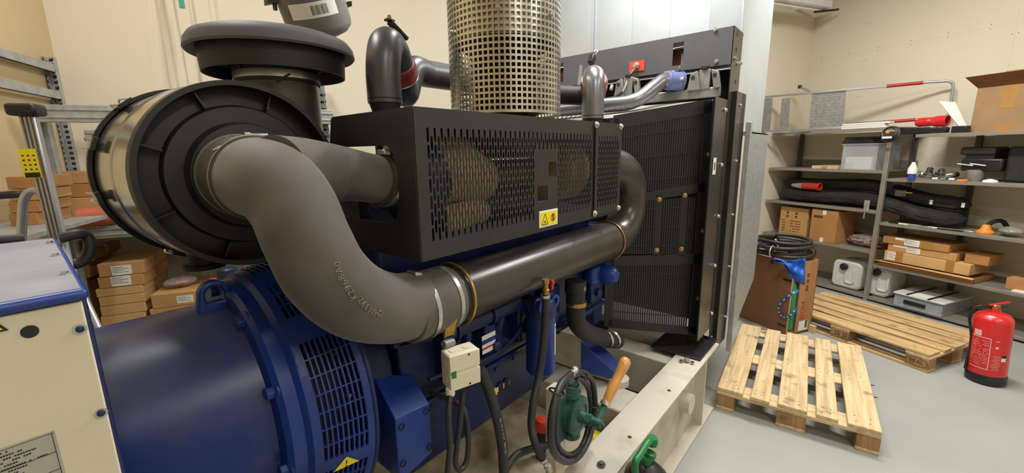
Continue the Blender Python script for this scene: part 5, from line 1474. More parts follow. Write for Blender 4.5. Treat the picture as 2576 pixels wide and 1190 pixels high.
sv=thing('wall_shelving','grey steel shelving carrying the open carton and flat cartons','shelving',RM(2.1,.3,0))
ZRs=[1.735,1.308,.858,.412,.05]
SE=2.9
for z in ZRs: shelf(sv,SP0+(.02 if z<1.7 else .2),SE,z)
o=MB(); rbox(o,SP0-.02,SP0+.02,TF-.03,TF+.008,0,1.69); o.build('post','shelf_grey',sv,bevel=.003)
for (s,t) in ((SP0+.45,.05),(SE-.03,TF-.015),(SE-.03,.05)):
    o=MB(); rbox(o,s-.022,s+.022,t-.018,t+.018,0,1.73); o.build('post','shelf_dark',sv,bevel=.002)

def item(px,py,t): return PT(px,py,t)
def slot_s(px,t,py=500): return ST(PT(px,py,t))[0]
def rb_px(x0,x1,tf,tb,z0,z1,py=500):
    """oriented box between two pixel columns on the plane t=tf, going back to t=tb"""
    s0,s1=slot_s(x0,tf,py),slot_s(x1,tf,py); o=MB(); rbox(o,s0,s1,tb,tf,z0,z1); return o,(s0+s1)/2
def zpx(px,py,t): return PT(px,py,t).z
RZR=math.radians(62)+PI       # local +x runs to the right along the wall (towards the viewer), local -y faces the room
def rcarton(name,label,group,x0,x1,ytop,tf,depth,zb,m='card',lbl=None,tape=False,rot=0,py=None,h=None):
    py=py or ytop+10
    a=PT(x0,py,tf); b=PT(x1,py,tf); w=(b-a).length
    zt=zb+h if h else zpx((x0+x1)/2,ytop,tf); hgt=zt-zb-.002; c=(a+b)/2-E2*(depth/2); c.z=zb
    L=None
    if lbl: L=(-w/2+lbl[0]*w,-w/2+lbl[1]*w,hgt*lbl[2],hgt*lbl[3])
    return carton(name,label,group,c,w,depth,hgt,RZR+rot,m,tape,L),zt,w

# ---- left section
ZA=1.815
# stepladder lying on its side on the top shelf
TLd=0
LQ=PT(2400,203,.10); LAZ=math.radians(88); LD=Vector((math.cos(LAZ),math.sin(LAZ),0)); LN=Vector((-LD.y,LD.x,0))
def PLd(px,py,_=0):
    d=ray(px,py); return CAM+d*((LQ-CAM).dot(LN)/d.dot(LN))
lad=thing('platform_ladder','aluminium platform ladder with red grips lying on the top shelf','ladder',PLd(2100,320))
o=MB(); o.bar(PLd(1924,244),PLd(2232,217),.022,.035,LN); o.build('rail','alu',lad,bevel=.003)
zlow=ZA+.02
def low(px): q=PLd(px,315); q.z=zlow; return q
o=MB(); o.bar(low(1924),low(2225),.022,.035,LN); o.build('rail','alu',lad,bevel=.003)
for px in (1934,1978):
    a=PLd(px,247); b=low(px-6); o=MB(); o.bar(a,b,.085,.03,LN); o.build('rung','alu_cast',lad,bevel=.003)
a,b,c,d=PLd(2042,237),PLd(2128,229),low(2122),low(2036)
o=MB(); o.slab(a,b,c,d,.02); pl=o.build('platform','alu_cast',lad)
o=MB()
for i in range(9):
    for j in range(12):
        p=a+(b-a)*((i+.5)/9)+(d-a)*((j+.5)/12); dr=Vector((1,0,0)) if (i+j)%2 else Vector((-1,0,0))
        u=(-E1+Vector((0,0,1))*(1 if (i+j)%2 else -1)).normalized(); v=E2.cross(u)
        o.obox(p+E2*.003,u*.011,v*.0035,E2*.002)
o.build('tread_pattern','alu',pl,kind='stuff')
g0,g1=PLd(2230,217),PLd(2322,208)
o=MB(); o.tube([g0,g1],.017,14); o.build('grip','red_dull',lad)
cr=PLd(2400,203); crl=PLd(2388,294)
gl0,gl1=PLd(2216,308),PLd(2304,301)
o=MB(); o.tube([gl0,gl1],.017,14); o.build('grip','red_dull',lad)
o=MB(); o.tube(fillet([PLd(2318,208),cr,crl,gl1],.06,6),.013,12); o.build('hand_rail','alu',lad)
o=MB(); o.bar(PLd(2003,213)-LN*.3,PLd(2040,232),.025,.02); o.build('rear_leg','alu',lad)
o=MB(); o.obox(PLd(2001,212)-LN*.3,(.03,0,0),(0,.02,0),(0,0,.018)); o.build('foot','black',lad,bevel=.005)
# boards stacked on the top shelf
zt=ZA
for k,(x0,x1) in enumerate(((2105,2232),(2104,2226),(2107,2240))):
    z0=zpx(2110,311,.5)+.0+k*.022
    z0=ZA+.001+k*.020
    o,s=rb_px(x0+14,x1,.575,.50,z0,z0+.018,300)
    tag(o.build('white_board','white',bevel=.002),['lowest white board of the three before the ladder','middle white board of the three before the ladder','topmost white board of the three before the ladder'][k],'board','white boards on the top shelf')
o,s=rb_px(2130,2232,.57,.505,ZA+.060,ZA+.066,300)
o.build; tag(o.build('dark_sheet','shelf_dark'),'dark sheet lying on the white boards','sheet')
# timber offcuts
for k,(x0,x1,yt) in enumerate(((2008,2078,406),(2080,2110,410))):
    a=PT(x1-18 if k==0 else 2095,415,.55); 
    o=MB(); s=ST(a)[0]
    rbox(o,s-.07 if k==0 else s-.05,s+.04 if k==0 else s+.055,.12 if k==0 else .2,.565,1.383,1.383+.036)
    tag(o.build('timber_offcut','pine',bevel=.003),['longer pine offcut on the upper shelf near the corner','shorter pine offcut beside the clear storage box'][k],'timber')
# clear storage box with paper inside
def clear_box(name,label,x0,x1,ytop,tf,tb,zb,py,lidm='plastic_clear'):
    s0,s1=slot_s(x0,tf,py),slot_s(x1,tf,py); zt=zpx((x0+x1)/2,ytop,tf)
    T=thing(name,label,'storage box',RM((s0+s1)/2,(tf+tb)/2,zb))
    sl,sh=min(s0,s1),max(s0,s1); th=.004
    o=MB(); rbox(o,sl,sh,tb,tf,zb,zb+th); rbox(o,sl,sh,tf-th,tf,zb,zt); rbox(o,sl,sh,tb,tb+th,zb,zt); rbox(o,sl,sl+th,tb,tf,zb,zt); rbox(o,sh-th,sh,tb,tf,zb,zt)
    o.build('box_body','plastic_clear',T)
    o=MB(); rbox(o,sl-.012,sh+.012,tb-.01,tf+.012,zt,zt+.02); o.build('lid',lidm,T,bevel=.006)
    return T,sl,sh,zt
T,sl,sh,zt=clear_box('storage_box','clear plastic storage box with white paper inside','%d'%0 and 0 or 2118,2206,366,.55,.15,1.383,395)
o=MB(); rbox(o,sl+.03,sh-.05,.50,.535,1.39,zt-.12); o.build('paper_stack','white',T)
o=MB(); rbox(o,sl+.03,sl+.12,.5365,.5375,1.39,1.39+.07); o.build('paper_label','cream_plastic',T)
# black trays on top of it
for k in range(3):
    o,s=rb_px(2120+k*3,2200-k*4,.5,.2,zt+.021+k*.024,zt+.042+k*.024,345)
    tag(o.build('black_tray','black',bevel=.005),['lowest black tray on the clear storage box','middle black tray on the clear storage box','topmost black tray on the clear storage box'][k],'tray','black trays on the storage box')
# long black equipment bags across both sections
def bag(name,label,pts,w,h,seed=0):
    pts=[Vector(p) for p in pts]; cp_=catmull(pts,8); n=len(cp_); vs=[]; fs=[]; m=14
    random.seed(seed)
    for i,p in enumerate(cp_):
        d=(cp_[min(i+1,n-1)]-cp_[max(i-1,0)]).normalized(); y=Vector((0,0,1)).cross(d).normalized(); e_=min(1,i/2.5+.25,(n-1-i)/2.5+.25)
        for k in range(m):
            a=2*PI*k/m; ca,sa=math.cos(a),math.sin(a)
            q=lambda x:math.copysign(abs(x)**.6,x)
            f=1+random.uniform(-.05,.05)
            vs.append(p+y*q(ca)*w/2*e_*f+Vector((0,0,1))*q(sa)*h/2*e_*f)
    for i in range(n-1):
        for k in range(m): fs.append((i*m+k,i*m+(k+1)%m,(i+1)*m+(k+1)%m,(i+1)*m+k))
    fs+=[tuple(range(m-1,-1,-1)),tuple((n-1)*m+k for k in range(m))]
    T=thing(name,label,'bag',cp_[n//2]-Vector((0,0,h/2)))
    o=MB(); o.add(vs,fs); o.build('bag_body','bag_black',T)
    # zip and straps
    o=MB(); o.tube([p+E2*(w*.5)+Vector((0,0,.0)) for p in cp_[2:-2]],.004,6); o.build('zip','rubber',T)
    return T,cp_
def bp_(px,t,z): q=PT(px,500,t); q.z=z; return q
tB=.39
Tb,cpb=bag('equipment_bag','lower long black equipment bag lying across both shelf bays',[RM(.09,tB,1.052),bp_(2060,tB,1.052),bp_(2200,tB,1.064),bp_(2330,tB,.965),bp_(2440,tB,.938)],.28,.135,1)
tU=.33
Tu,cpu=bag('equipment_bag','upper long black equipment bag lying on another black bag',[RM(.10,tU,1.194),bp_(2060,tU,1.194),bp_(2200,tU,1.206),bp_(2330,tU,1.107),bp_(2445,tU,1.080)],.20,.12,2)
tT=tU+.103
for (px,z_) in ((2343,1.09),(2425,1.085)):
    q=PT(px,505,tT); q.z=z_; o=MB(); o.obox(q,E1*.012,(0,0,.022),E2*.003); o.build('white_tag','white',Tu,bevel=.002)
q=PT(2262,505,tT); q.z=1.155; o=MB(); o.obox(q,E1*.045,(0,0,.03),E2*.003); o.build('mesh_pocket','ink_grey',Tu)
q=PT(2285,489,tT); q.z=1.165; o=MB(); o.obox(q,E1*.03,(0,0,.004),E2*.003); o.build('yellow_piping','yellow',Tu)
# red plug in clear film on the bags
a=PT(2020,480,.495); b=PT(2062,486,.495); a.z=b.z=1.17; d=(b-a).normalized()
pl_=thing('red_plug','red industrial plug with clear film on the black bags','plug',a-Vector((0,0,.05)))
o=MB(); o.lathe([(.036,0),(.042,.02),(.042,(b-a).length-.03),(.046,(b-a).length-.02),(.046,(b-a).length),(.034,(b-a).length),(.034,.02)],a,d,24); o.build('plug_body','red_dull',pl_)
o=MB(); o.tube([a-d*.14,a-d*.05,a],[.02,.034,.038],16); o.build('film','plastic_bag',pl_)
# silver strip hanging at the shelf edge
o=MB(); q=PT(2180,518,TF+.01); o.obox(q,E1*.025,(0,0,.06),E2*.003); o.obox(q+Vector((0,0,-.09))+E1*.01,E1*.006,(0,0,.05),E2*.002)
tag(o.build('plastic_strip','plastic_bag',bevel=.001),'torn clear plastic strip hanging over the shelf edge','strip')
# cartons below
ZB=.541
ca,zta,w=rcarton('printed_carton','carton with printed handling symbols behind the hose coil','cartons on the corner shelf',1964,2034,522,.52,.38,ZB,'card',None,True,0.0)
hgt=zta-ZB
o=MB()
for (x,z) in ((-.08,.80),(.03,.80),(-.08,.68),(.03,.68)):
    o.box((x-.012,-.1915,hgt*z-.013),(x+.016,-.1901,hgt*z+.013))
random.seed(11)
for r in range(5):
    z=hgt*(.52-.09*r)
    for (x0,n_) in ((-.14,3),(-.03,8)):
        for i in range(n_):
            if random.random()<.85: o.box((x0+i*.016,-.1915,z-.005),(x0+i*.016+.012,-.1901,z+.006))
o.build('print','ink_brown',ca,kind='stuff',local=True)
cbx,ztb,w=rcarton('open_carton','carton with raised flaps beside the printed carton','cartons on the corner shelf',2042,2108,530,.56,.34,ZB,'card_mid',None,False,.0)
hgt=ztb-ZB; rise=max(.004,min(.055,.93-ztb))
o=MB(); o.slab((-w/2,-.17,hgt),(w/2,-.17,hgt),(w/2,-.03,hgt+rise),(-w/2,-.03,hgt+rise),.004); o.slab((-w/2,.17,hgt),(w/2,.17,hgt),(w/2,.02,hgt+rise),(-w/2,.02,hgt+rise),.004); o.build('flap','card',cbx,local=True)
for z_ in (hgt-.05,0):
    o=MB(); o.box((-.02,-.1712,z_),(.02,-.1702,z_+.05)); o.build('tape','white',cbx,local=True)
o=MB(); o.box((-w*.4,-.1715,hgt*.75),(-w*.05,-.1702,hgt*.83)); o.build('print','ink_brown',cbx,kind='stuff',local=True)
# plastic bag of cables
s_a,s_b=slot_s(2108,.56,540)+.02,slot_s(2222,.51,605)-.05; c=RM((s_a+s_b)/2,.36,ZB); hl_=(s_b-s_a)/2/1.13
pb=thing('cable_bag','clear plastic bag of red and grey cables on the shelf','bag',Vector((c.x,c.y,ZB)))
sbm=MB()
random.seed(4)
n1,n2=20,12; vs=[];fs=[]
for i in range(n2+1):
    t=PI*i/n2
    for k in range(n1):
        a=2*PI*k/n1; f=1+random.uniform(-.12,.12)
        vs.append(Vector((c.x,c.y,ZB+.073))-E1*(hl_*math.sin(t)*math.cos(a)*f)+E2*(.14*math.sin(t)*math.sin(a)*f)+Vector((0,0,.062*math.cos(t)*f)))
for i in range(n2):
    for k in range(n1): fs.append((i*n1+k,(i+1)*n1+k,(i+1)*n1+(k+1)%n1,i*n1+(k+1)%n1))
sbm.add(vs,fs); sbm.build('bag_film','plastic_bag',pb,angle=.3)
for k,m_ in enumerate(('red_dull','hose','red_dull')):
    o=MB(); o.tube(ring_pts(Vector((c.x,c.y,ZB+.03+.018*k))-E1*(.1-.08*k),(0,0,1),.09,24),.012,8,closed=True); o.build('cable',m_,pb)
# jerrycans
def jerrycan(label,x0,x1,ytop,tf,zb,grp):
    a=PT(x0,700,tf); b=PT(x1,700,tf); w=(b-a).length; zt=zpx((x0+x1)/2,ytop,tf); h=zt-zb
    c=(a+b)/2; c.z=zb
    T=thing('jerrycan',label,'jerrycan',c,RZR,grp)
    D=.30; r=.05
    pr=[]
    for (cx_,cz,a0) in ((w/2-r,r,-PI/2),(w/2-r*1.3,h-r*1.3,0),(-w/2+r*1.3,h-r*1.3,PI/2),(-w/2+r,r,PI)):
        rr_=r*1.3 if cz>h/2 else r
        for i in range(7): a_=a0+PI/2*i/6; pr.append((cx_+rr_*math.cos(a_),cz+rr_*math.sin(a_)))
    o=MB(); o.prism([(x,-.0,z) for x,z in pr],(0,D,0)); o.build('can_body','plastic_white',T,bevel=.02,seg=3,local=True)
    o=MB(); o.prism([(x*.9,-.006,h*.05+z*.9) for x,z in pr],(0,.01,0)); o.build('front_panel','plastic_white',T,bevel=.005,local=True)
    o=MB(); o.lathe([(.036,0),(.038,.004),(.038,.03),(.033,.034)],(-.02,-.005,h*.78),(0,-1,0),24,caps=True); o.build('screw_cap','black',T,local=True)
    # handle recess: raised rim around a sunk grip
    o=MB(); hp0=[(.06,h*.70),(.06,h*.25),(.0,h*.25),(.0,h*.62)]
    o.tube(fillet([(x,-.008,z) for x,z in ((.085,h*.72),(.085,h*.22),(-.0,h*.22),(.005,h*.60))],.03,5),.012,10); o.build('handle','plastic_white',T,local=True)
    return T
jerrycan('white plastic jerrycan beside the shelf post',2092,2164,655,.50,.052,'white jerrycans on the bottom shelf')
jerrycan('white plastic jerrycan behind the shelf post near the flat box',2186,2238,668,.50,.052,'white jerrycans on the bottom shelf')

# ---- right section, top shelf
ZT_=1.735
s0,s1=slot_s(2445,.45,300),slot_s(2576,.45,300)
s1=s0+.62; h=zpx(2448,222,.45)-ZT_
T=thing('open_carton','big open brown carton with raised flap on the top shelf','box',RM((s0+s1)/2,.25,ZT_))
o=MB(); th=.006
rbox(o,s0,s1,.44,.45,ZT_,ZT_+h); rbox(o,s0,s1,.05,.056,ZT_,ZT_+h); rbox(o,s0,s0+th,.05,.45,ZT_,ZT_+h); rbox(o,s1-th,s1,.05,.45,ZT_,ZT_+h); rbox(o,s0,s1,.05,.45,ZT_,ZT_+th)
o.build('carton_body','card_brown',T,bevel=.002)
# flap standing up at the front, folded outwards
fz=zpx(2445,192,.53)
o=MB(); o.slab(RM(s0,.448,ZT_+h),RM(s1,.448,ZT_+h),RM(s1+.02,.56,ZT_+h+.10),RM(s0-.05,.56,ZT_+h+.09),.005); o.build('flap','card_dark',T)
o=MB(); o.slab(RM(s0,.05,ZT_+h),RM(s1,.05,ZT_+h),RM(s1,.02,ZT_+h+.16),RM(s0,.02,ZT_+h+.16),.005); o.build('flap','card',T)
sm=slot_s(2532,.45,290)
for (za_,zb_) in ((ZT_+h*.5,ZT_+h),(ZT_,ZT_+h*.16)):
    o=MB(); rbox(o,sm-.045,sm+.04,.45,.4512,za_,zb_); o.build('tape','tape',T)
# leaning translucent panel
o=MB(); o.slab(PT(2362,254,.38),PT(2404,256,.30),PT(2436,322,.40),PT(2424,330,.44),.012); tag(o.build('ribbed_sheet','white',bevel=.003),'white ribbed sheet leaning on the open carton','sheet')
o,s=rb_px(2392,2432,.55,.48,ZT_+.001,ZT_+.06,325); tag(o.build('black_case','black',bevel=.006),'small black case in front of the white ribbed sheet','case')
# black socket strip with red plug
a=PT(2262,335,.52); b=PT(2385,326,.52); a.z=b.z=ZT_+.03
o=MB(); o.bar(a,b,.07,.05); sk=tag(o.build('socket_strip','black',bevel=.006),'black socket strip lying along the top shelf edge','socket strip')
for k in range(6):
    q=a+(b-a)*((k+.5)/6)+Vector((0,0,.026)); o=MB(); o.lathe([(.02,0),(.022,.003),(.015,.003)],q,(0,0,1),16,caps=True); o.build('socket','rubber',sk)
a=PT(2305,313,.54); b=PT(2383,310,.54); a.z=b.z=ZT_+.112; d=(b-a).normalized(); L=(b-a).length
rp=thing('red_coupler','red round industrial coupler lying on the socket strip','plug',(a+b)/2-Vector((0,0,.05)))
o=MB(); o.lathe([(.03,0),(.042,.02),(.042,L*.4),(.036,L*.5),(.046,L*.6),(.05,L*.7),(.05,L),(.04,L),(.04,L*.8)],a,d,28); o.build('coupler_body','red',rp)
o=MB()
for k in range(5):
    aa=2*PI*k/5; u=d.orthogonal().normalized(); v=d.cross(u); o.tube([a+d*L*.8+u*.02*math.cos(aa)+v*.02*math.sin(aa),a+d*L*.97+u*.02*math.cos(aa)+v*.02*math.sin(aa)],.006,8)
o.lathe([(.039,L*.8),(.001,L*.8)],a,d,24); o.build('contacts','ink',rp)
# cable coil hanging over the edge
c=PT(2240,338,TF+.055)
cc2=thing('cable_coil','small black cable coil with orange tag at the shelf edge','cable coil',c)
for k in range(4):
    o=MB(); o.tube(ring_pts(c+E2*(.008*k)+Vector((0,0,.004*k)),E2+Vector((0,0,.3)),.075-.006*k,28),.009,8,closed=True); o.build('coil_turn','black',cc2)
o=MB(); o.obox(c+E2*.05+Vector((0,0,.02)),E1*.012,(0,0,.01),E2*.004); o.build('orange_tag','orange',cc2)
o=MB(); o.obox(c+E2*.05+Vector((0,0,-.03)),E1*.04,(0,0,.010),E2*.004); o.build('white_tag','white',cc2)
# hanging lead with white and blue plug
a=PT(2297,345,TF+.015); q=PT(2299,408,TF+.015)
wp=thing('hanging_plug','white and blue plug hanging on a thin lead','plug',PT(2300,450,TF+.015))
o=MB(); o.tube(catmull([a,PT(2301,375,TF+.015),q],5),.005,8); o.build('lead','black',wp)
zq=PT(2300,450,TF+.015); hh=(q.z-zq.z)
o=MB(); o.lathe([(.012,0),(.018,-.02),(.036,-.06),(.036,-hh*.7)],q,(0,0,1),20,caps=True); o.build('plug_shell','white',wp)
mat('plug_blue',(40,70,180),.45)
o=MB(); o.lathe([(.03,-hh*.7),(.03,-hh)],q,(0,0,1),20,caps=True); o.build('plug_ring','plug_blue',wp)
# ---- second shelf: fittings and black machine
Z2=1.308
random.seed(21)
for k in range(6):
    px=2322+k*16; q=PT(px,430,.47-.08*(k%3)); s,t,_=ST(q)
    zz=Z2+.04+(.03 if k in (1,3) else 0)
    T=thing('steel_fitting',('chrome fitting at the heap end next to the hanging plug','chrome fitting with black collar raised on the heap','all chrome fitting in the middle of the heap','chrome fitting with black collar on top of the heap','all chrome fitting low beside the black machine','chrome fitting with black collar touching the black machine')[k],'fitting',RM(s,t,zz-.03),0,'chrome fittings in a heap')
    d1=Vector((random.uniform(-1,1),random.uniform(-1,1),.2)).normalized()
    o=MB(); o.tube([RM(s,t,zz)-d1*.035,RM(s,t,zz),RM(s,t,zz)+d1*.035],[.018,.026,.02],14); o.build('fitting_body','stainless',T)
    o=MB(); o.lathe([(.022,0),(.025,.006),(.016,.012)],RM(s,t,zz)+d1*.035,d1,16,caps=True); o.build('collar','black' if k%2 else 'stainless',T)
mc=thing('black_machine','black power tool with grey lid on the second shelf','machine',PT(2470,440,.45))
o,s=rb_px(2415,2520,.46,.15,Z2+.09,Z2+.20,420); o.build('machine_body','black',mc,bevel=.015)
o,s=rb_px(2410,2500,.46,.2,Z2+.23,Z2+.30,400); o.build('machine_lid','black_plate',mc,bevel=.02)
o,s=rb_px(2428,2500,.44,.2,Z2+.18,Z2+.24,400); o.build('machine_neck','black',mc)
c=PT(2452,445,.42); c.z=Z2; o=MB(); o.lathe([(.055,0),(.06,.01),(.06,.10)],c,(0,0,1),24,caps=True); o.build('machine_motor','alu_cast',mc)
for px,m_ in ((2408,'zinc'),(2440,'zinc')):
    o=MB(); o.tube([PT(px,412,.48),PT(px+40,417,.48)],.006,8); o.build('machine_rod',m_,mc)
o,s=rb_px(2532,2620,.42,.08,Z2+.001,Z2+.30,400); tag(o.build('black_case','bag_black',bevel=.02),'large black case at the end of the second shelf','case')
c=PT(2422,447,.53); c.z=Z2+.001; o=MB(); o.lathe([(.04,0),(.042,.01),(.03,.016)],c,(0,0,1),20,caps=True); tag(o.build('orange_disc','orange'),'small orange disc on the second shelf','disc')
c=PT(2492,452,.5); c.z=Z2; o=MB(); o.lathe([(.05,0),(.045,.015),(.01,.028)],c,(0,0,1),20,caps=True); tag(o.build('white_dome','white'),'small white plastic dome on the second shelf','dome')
for k in range(3):
    c=PT(2352+k*21,447,.55); c.z=Z2+.015; o=MB(); o.tube([c-E1*.012,c+E1*.016],.010,10); o.lathe([(.014,0),(.014,.008)],c-E1*.012,(-E1),10,caps=True); tag(o.build('small_connector','white' if k!=1 else 'zinc'),('small white connector under the chrome heap','small metal connector between two white ones','small white connector nearest to the orange disc')[k],'connector','small connectors on the second shelf')
# ---- third shelf
Z4=.858
for k in range(7):
    q=PT(2262+k*26,565,.546+.013*(k%3)); q.z=Z4+.008
    d1=-E1
    T=MB(); T.bar(q-d1*.09,q+d1*.09,.010,.014)
    tag(T.build('flat_profile',('black','white','zinc','black','white','black','zinc')[k],bevel=.002),('black flat profile next to the shelf post under the bags','white flat profile beside the black one near the post','silver flat profile lying between white and black profiles','black flat profile between a silver and a white profile','white flat profile lying between two black profiles','black flat profile next to the silver one by the orange spout','silver flat profile nearest to the orange spout')[k],'profile','flat profiles on the shelf below the bags')
c=PT(2482,566,.46); c.z=Z4+.001
ot=thing('orange_cone','orange plastic spout with black strap on the third shelf','spout',c)
o=MB(); o.lathe([(.06,0),(.06,.012),(.035,.035),(.024,.07),(.02,.075)],c,(0,0,1),24,caps=True); o.build('cone','orange',ot)
o=MB(); o.tube(catmull([c+Vector((0,0,.05)),c-E2*.08+Vector((0,0,.09)),c-E2*.17-E1*.03+Vector((0,0,.1)),c-E2*.25-E1*.05+Vector((0,0,.03))],6),.018,10); o.build('strap','bag_black',ot)
c=PT(2535,580,.46); c.z=Z4+.042
gb=thing('wrapped_glassware','green item wrapped in clear film on the third shelf','package',c-Vector((0,0,.035)))
o=MB(); o.ball(c,.08,20,1.0,.7,.34); o.build('wrapped_part','green_glass',gb)
o=MB(); o.ball(c+Vector((0,0,.004))-E1*.02,.1,20,1.0,.72,.38); o.build('film','plastic_bag',gb)
# ---- fourth shelf: flat cartons
Z5=.412
G='flat cartons on the fourth shelf'
q0=PT(2205,652,.56); 
T=thing('carton_tray','shallow open cardboard tray under the flat cartons','tray',RM(2.05,.38,Z5),0)
sa,sb=slot_s(2208,.57,670),slot_s(2455,.57,690)
o=MB(); rbox(o,sa,sb,.22,.57,Z5,Z5+.008); 
rbox(o,sa,sb,.562,.57,Z5,Z5+.05); rbox(o,sa,sb,.22,.228,Z5,Z5+.05); rbox(o,sa,sa+.008,.22,.57,Z5,Z5+.05); rbox(o,sb-.008,sb,.22,.57,Z5,Z5+.05); o.build('tray_body','card_mid',T)
o=MB(); o.slab(RM(sa,.57,Z5+.05),RM(sb,.57,Z5+.05),RM(sb+.0,.61,Z5+.045),RM(sa-.02,.61,Z5+.055),.004); o.build('tray_lip','card_light',T)
zt0=Z5+.052
c3,z3,w=rcarton('flat_carton','widest flat carton with two tape bands on the tray',G,2224,2440,632,.53,.36,zt0,'card_light',(.04,.17,.15,.9),False,0,660,.105)
o=MB()
for x in (-.19,.18):
    o=MB(); o.box((x*w/.62-.03,-.1815,0),(x*w/.62+.03,-.1799,.105)); o.box((x*w/.62-.03,-.1815,.1045),(x*w/.62+.03,.18,.1062)); o.build('tape','tape',c3,local=True)
c4,z4,w=rcarton('flat_carton','middle flat carton with white labels in the stack',G,2232,2405,612,.50,.34,z3+.001,'card',(.3,.5,.1,.95),False,0,640,.07)
o=MB(); o.box((-w*.42,-.1712,.045),(-w*.2,-.17,.068)); o.build('paper_label','white',c4,local=True)
c5,z5_,w=rcarton('flat_carton','topmost flat carton with white labels in the stack',G,2222,2390,588,.51,.34,z4+.001,'card_mid',(.35,.58,.1,.95),False,0,605,.075)
o=MB(); o.box((-w*.3,-.1712,.05),(-w*.12,-.17,.072)); o.build('paper_label','white',c5,local=True)
o=MB(); o.box((w*.12,-.1712,0),(w*.26,-.17,.075)); o.build('tape','tape',c5,local=True)
rcarton('small_carton','small brown carton beside the labelled flat cartons',G,2428,2490,625,.47,.26,z3+.001,'card_mid',None,False,0,645,.09)
ss=slot_s(2530,.5,710)
T=thing('torn_carton','low brown carton with papers at the shelf end','box',RM(ss+.15,.4,Z5))
o=MB(); rbox(o,ss,ss+.3,.3,.5,Z5,Z5+.10); o.build('carton_body','card_mid',T,bevel=.003)
o=MB(); rbox(o,ss+.06,ss+.3,.5,.56,Z5+.001,Z5+.012); o.build('paper','white',T)
# ---- bottom: flat clear box with grey lid
T,sl,sh,zt=clear_box('flat_storage_box','flat clear storage box with grey lid on the bottom shelf',2246,2372,752,.62,.12,.052,770,'plastic_white')
o=MB(); rbox(o,sl+.04,sh-.04,.2,.58,.056,.12); o.build('contents','alu_cast',T)
o=MB(); rbox(o,sl+.08,sh-.12,.62,.63,.09,.13); o.build('latch','black',T,bevel=.004)
for f_ in (.28,.72):
    s=sl+(sh-sl)*f_; o=MB(); rbox(o,s-.01,s+.01,.12,.635,zt+.02,zt+.024); o.build('lid_strap','black',T)
o=MB(); rbox(o,sl+(sh-sl)*.32,sl+(sh-sl)*.68,.35,.6,zt+.02,zt+.023); o.build('paper','white',T)

# ---------------- crate of plywood with hose coil, bag and bottle
K=Vector((4.2,.39,0))
def KR(a,b,z): return K+E1*a-E2*b+Vector((0,0,z))     # a along the left face, b along the right face
HC=.67
cr=thing('plywood_crate','brown plywood crate standing behind the near pallet','crate',KR(.22,.15,0))
def kbox(mb,a0,a1,b0,b1,z0,z1):
    return mb.obox(KR((a0+a1)/2,(b0+b1)/2,(z0+z1)/2),E1*(a1-a0)/2,-E2*(b1-b0)/2,(0,0,(z1-z0)/2))
o=MB(); kbox(o,.0,.012,.06,.266,.02,HC); o.build('right_panel','ply_light',cr,bevel=.001)
o=MB(); kbox(o,.0,.456,.254,.266,.02,HC); o.build('back_panel','ply',cr)
o=MB(); kbox(o,.456,.468,.001,.266,.02,HC); o.build('far_panel','ply',cr)
o=MB(); kbox(o,.013,.455,.001,.253,.02,.032); o.build('crate_floor','ply',cr)
for (z0,z1) in ((HC-.07,HC-.01),(.0,.07),(.33,.385)):
    o=MB()
    if z0>.1: kbox(o,.012,.06,.267,.325,z0,z1)
    else: kbox(o,-.05,-.001,.235,.268,z0,z1); o.build('batten','pine',cr,bevel=.002)
lp=thing('plywood_sheet','plywood sheet clipped to the near side of the crate','sheet',KR(.24,0,0))
o=MB(); kbox(o,.025,.50,-.016,-.002,0,HC-.005); o.build('sheet','ply',lp)
o=MB(); kbox(o,.0245,.0252,-.0162,-.0018,0,HC-.005); kbox(o,.025,.5,-.0162,-.0018,HC-.0055,HC-.0045); o.build('cut_edge','ply_edge',lp)
for (a_,z_) in ((.22,HC-.03),(.04,HC-.17),(.05,.08)):
    o=MB(); kbox(o,a_-.012,a_+.012 if z_>.6 else a_+.06,-.021,-.0163,z_-.03 if z_>.6 else z_-.008,z_+.035 if z_>.6 else z_+.008); o.build('black_clip','black',lp)
# red stencil on the right panel, running upwards
text_mesh('EIOH',.075,KR(-.001,.13,.22),(0,0,1),E2,'red_dull','stencil',cr)
o=MB()
for k_ in range(9):
    if k_ not in (3,6): kbox(o,-.0012,-.0004,.135,.165,.40+k_*.018,.412+k_*.018)
o.build('stencil_marks','ink_brown',cr,kind='stuff')
o=MB(); kbox(o,-.001,.0,.10,.22,.03,.12); pl2=o.build('paper_label','white',cr)
o=MB(); kbox(o,-.002,-.001,.18,.21,.05,.12); o.build('green_stripe','green',pl2)
# green gas bottle in the open corner
c=KR(.062,.052,.033)
o=MB(); o.lathe([(.036,0),(.044,.01),(.044,.36),(.032,.41),(.015,.44),(.015,.48)],c,(0,0,1),24,caps=True)
tag(o.build('green_bottle','green_glass'),'green bottle standing in the open crate corner','bottle')
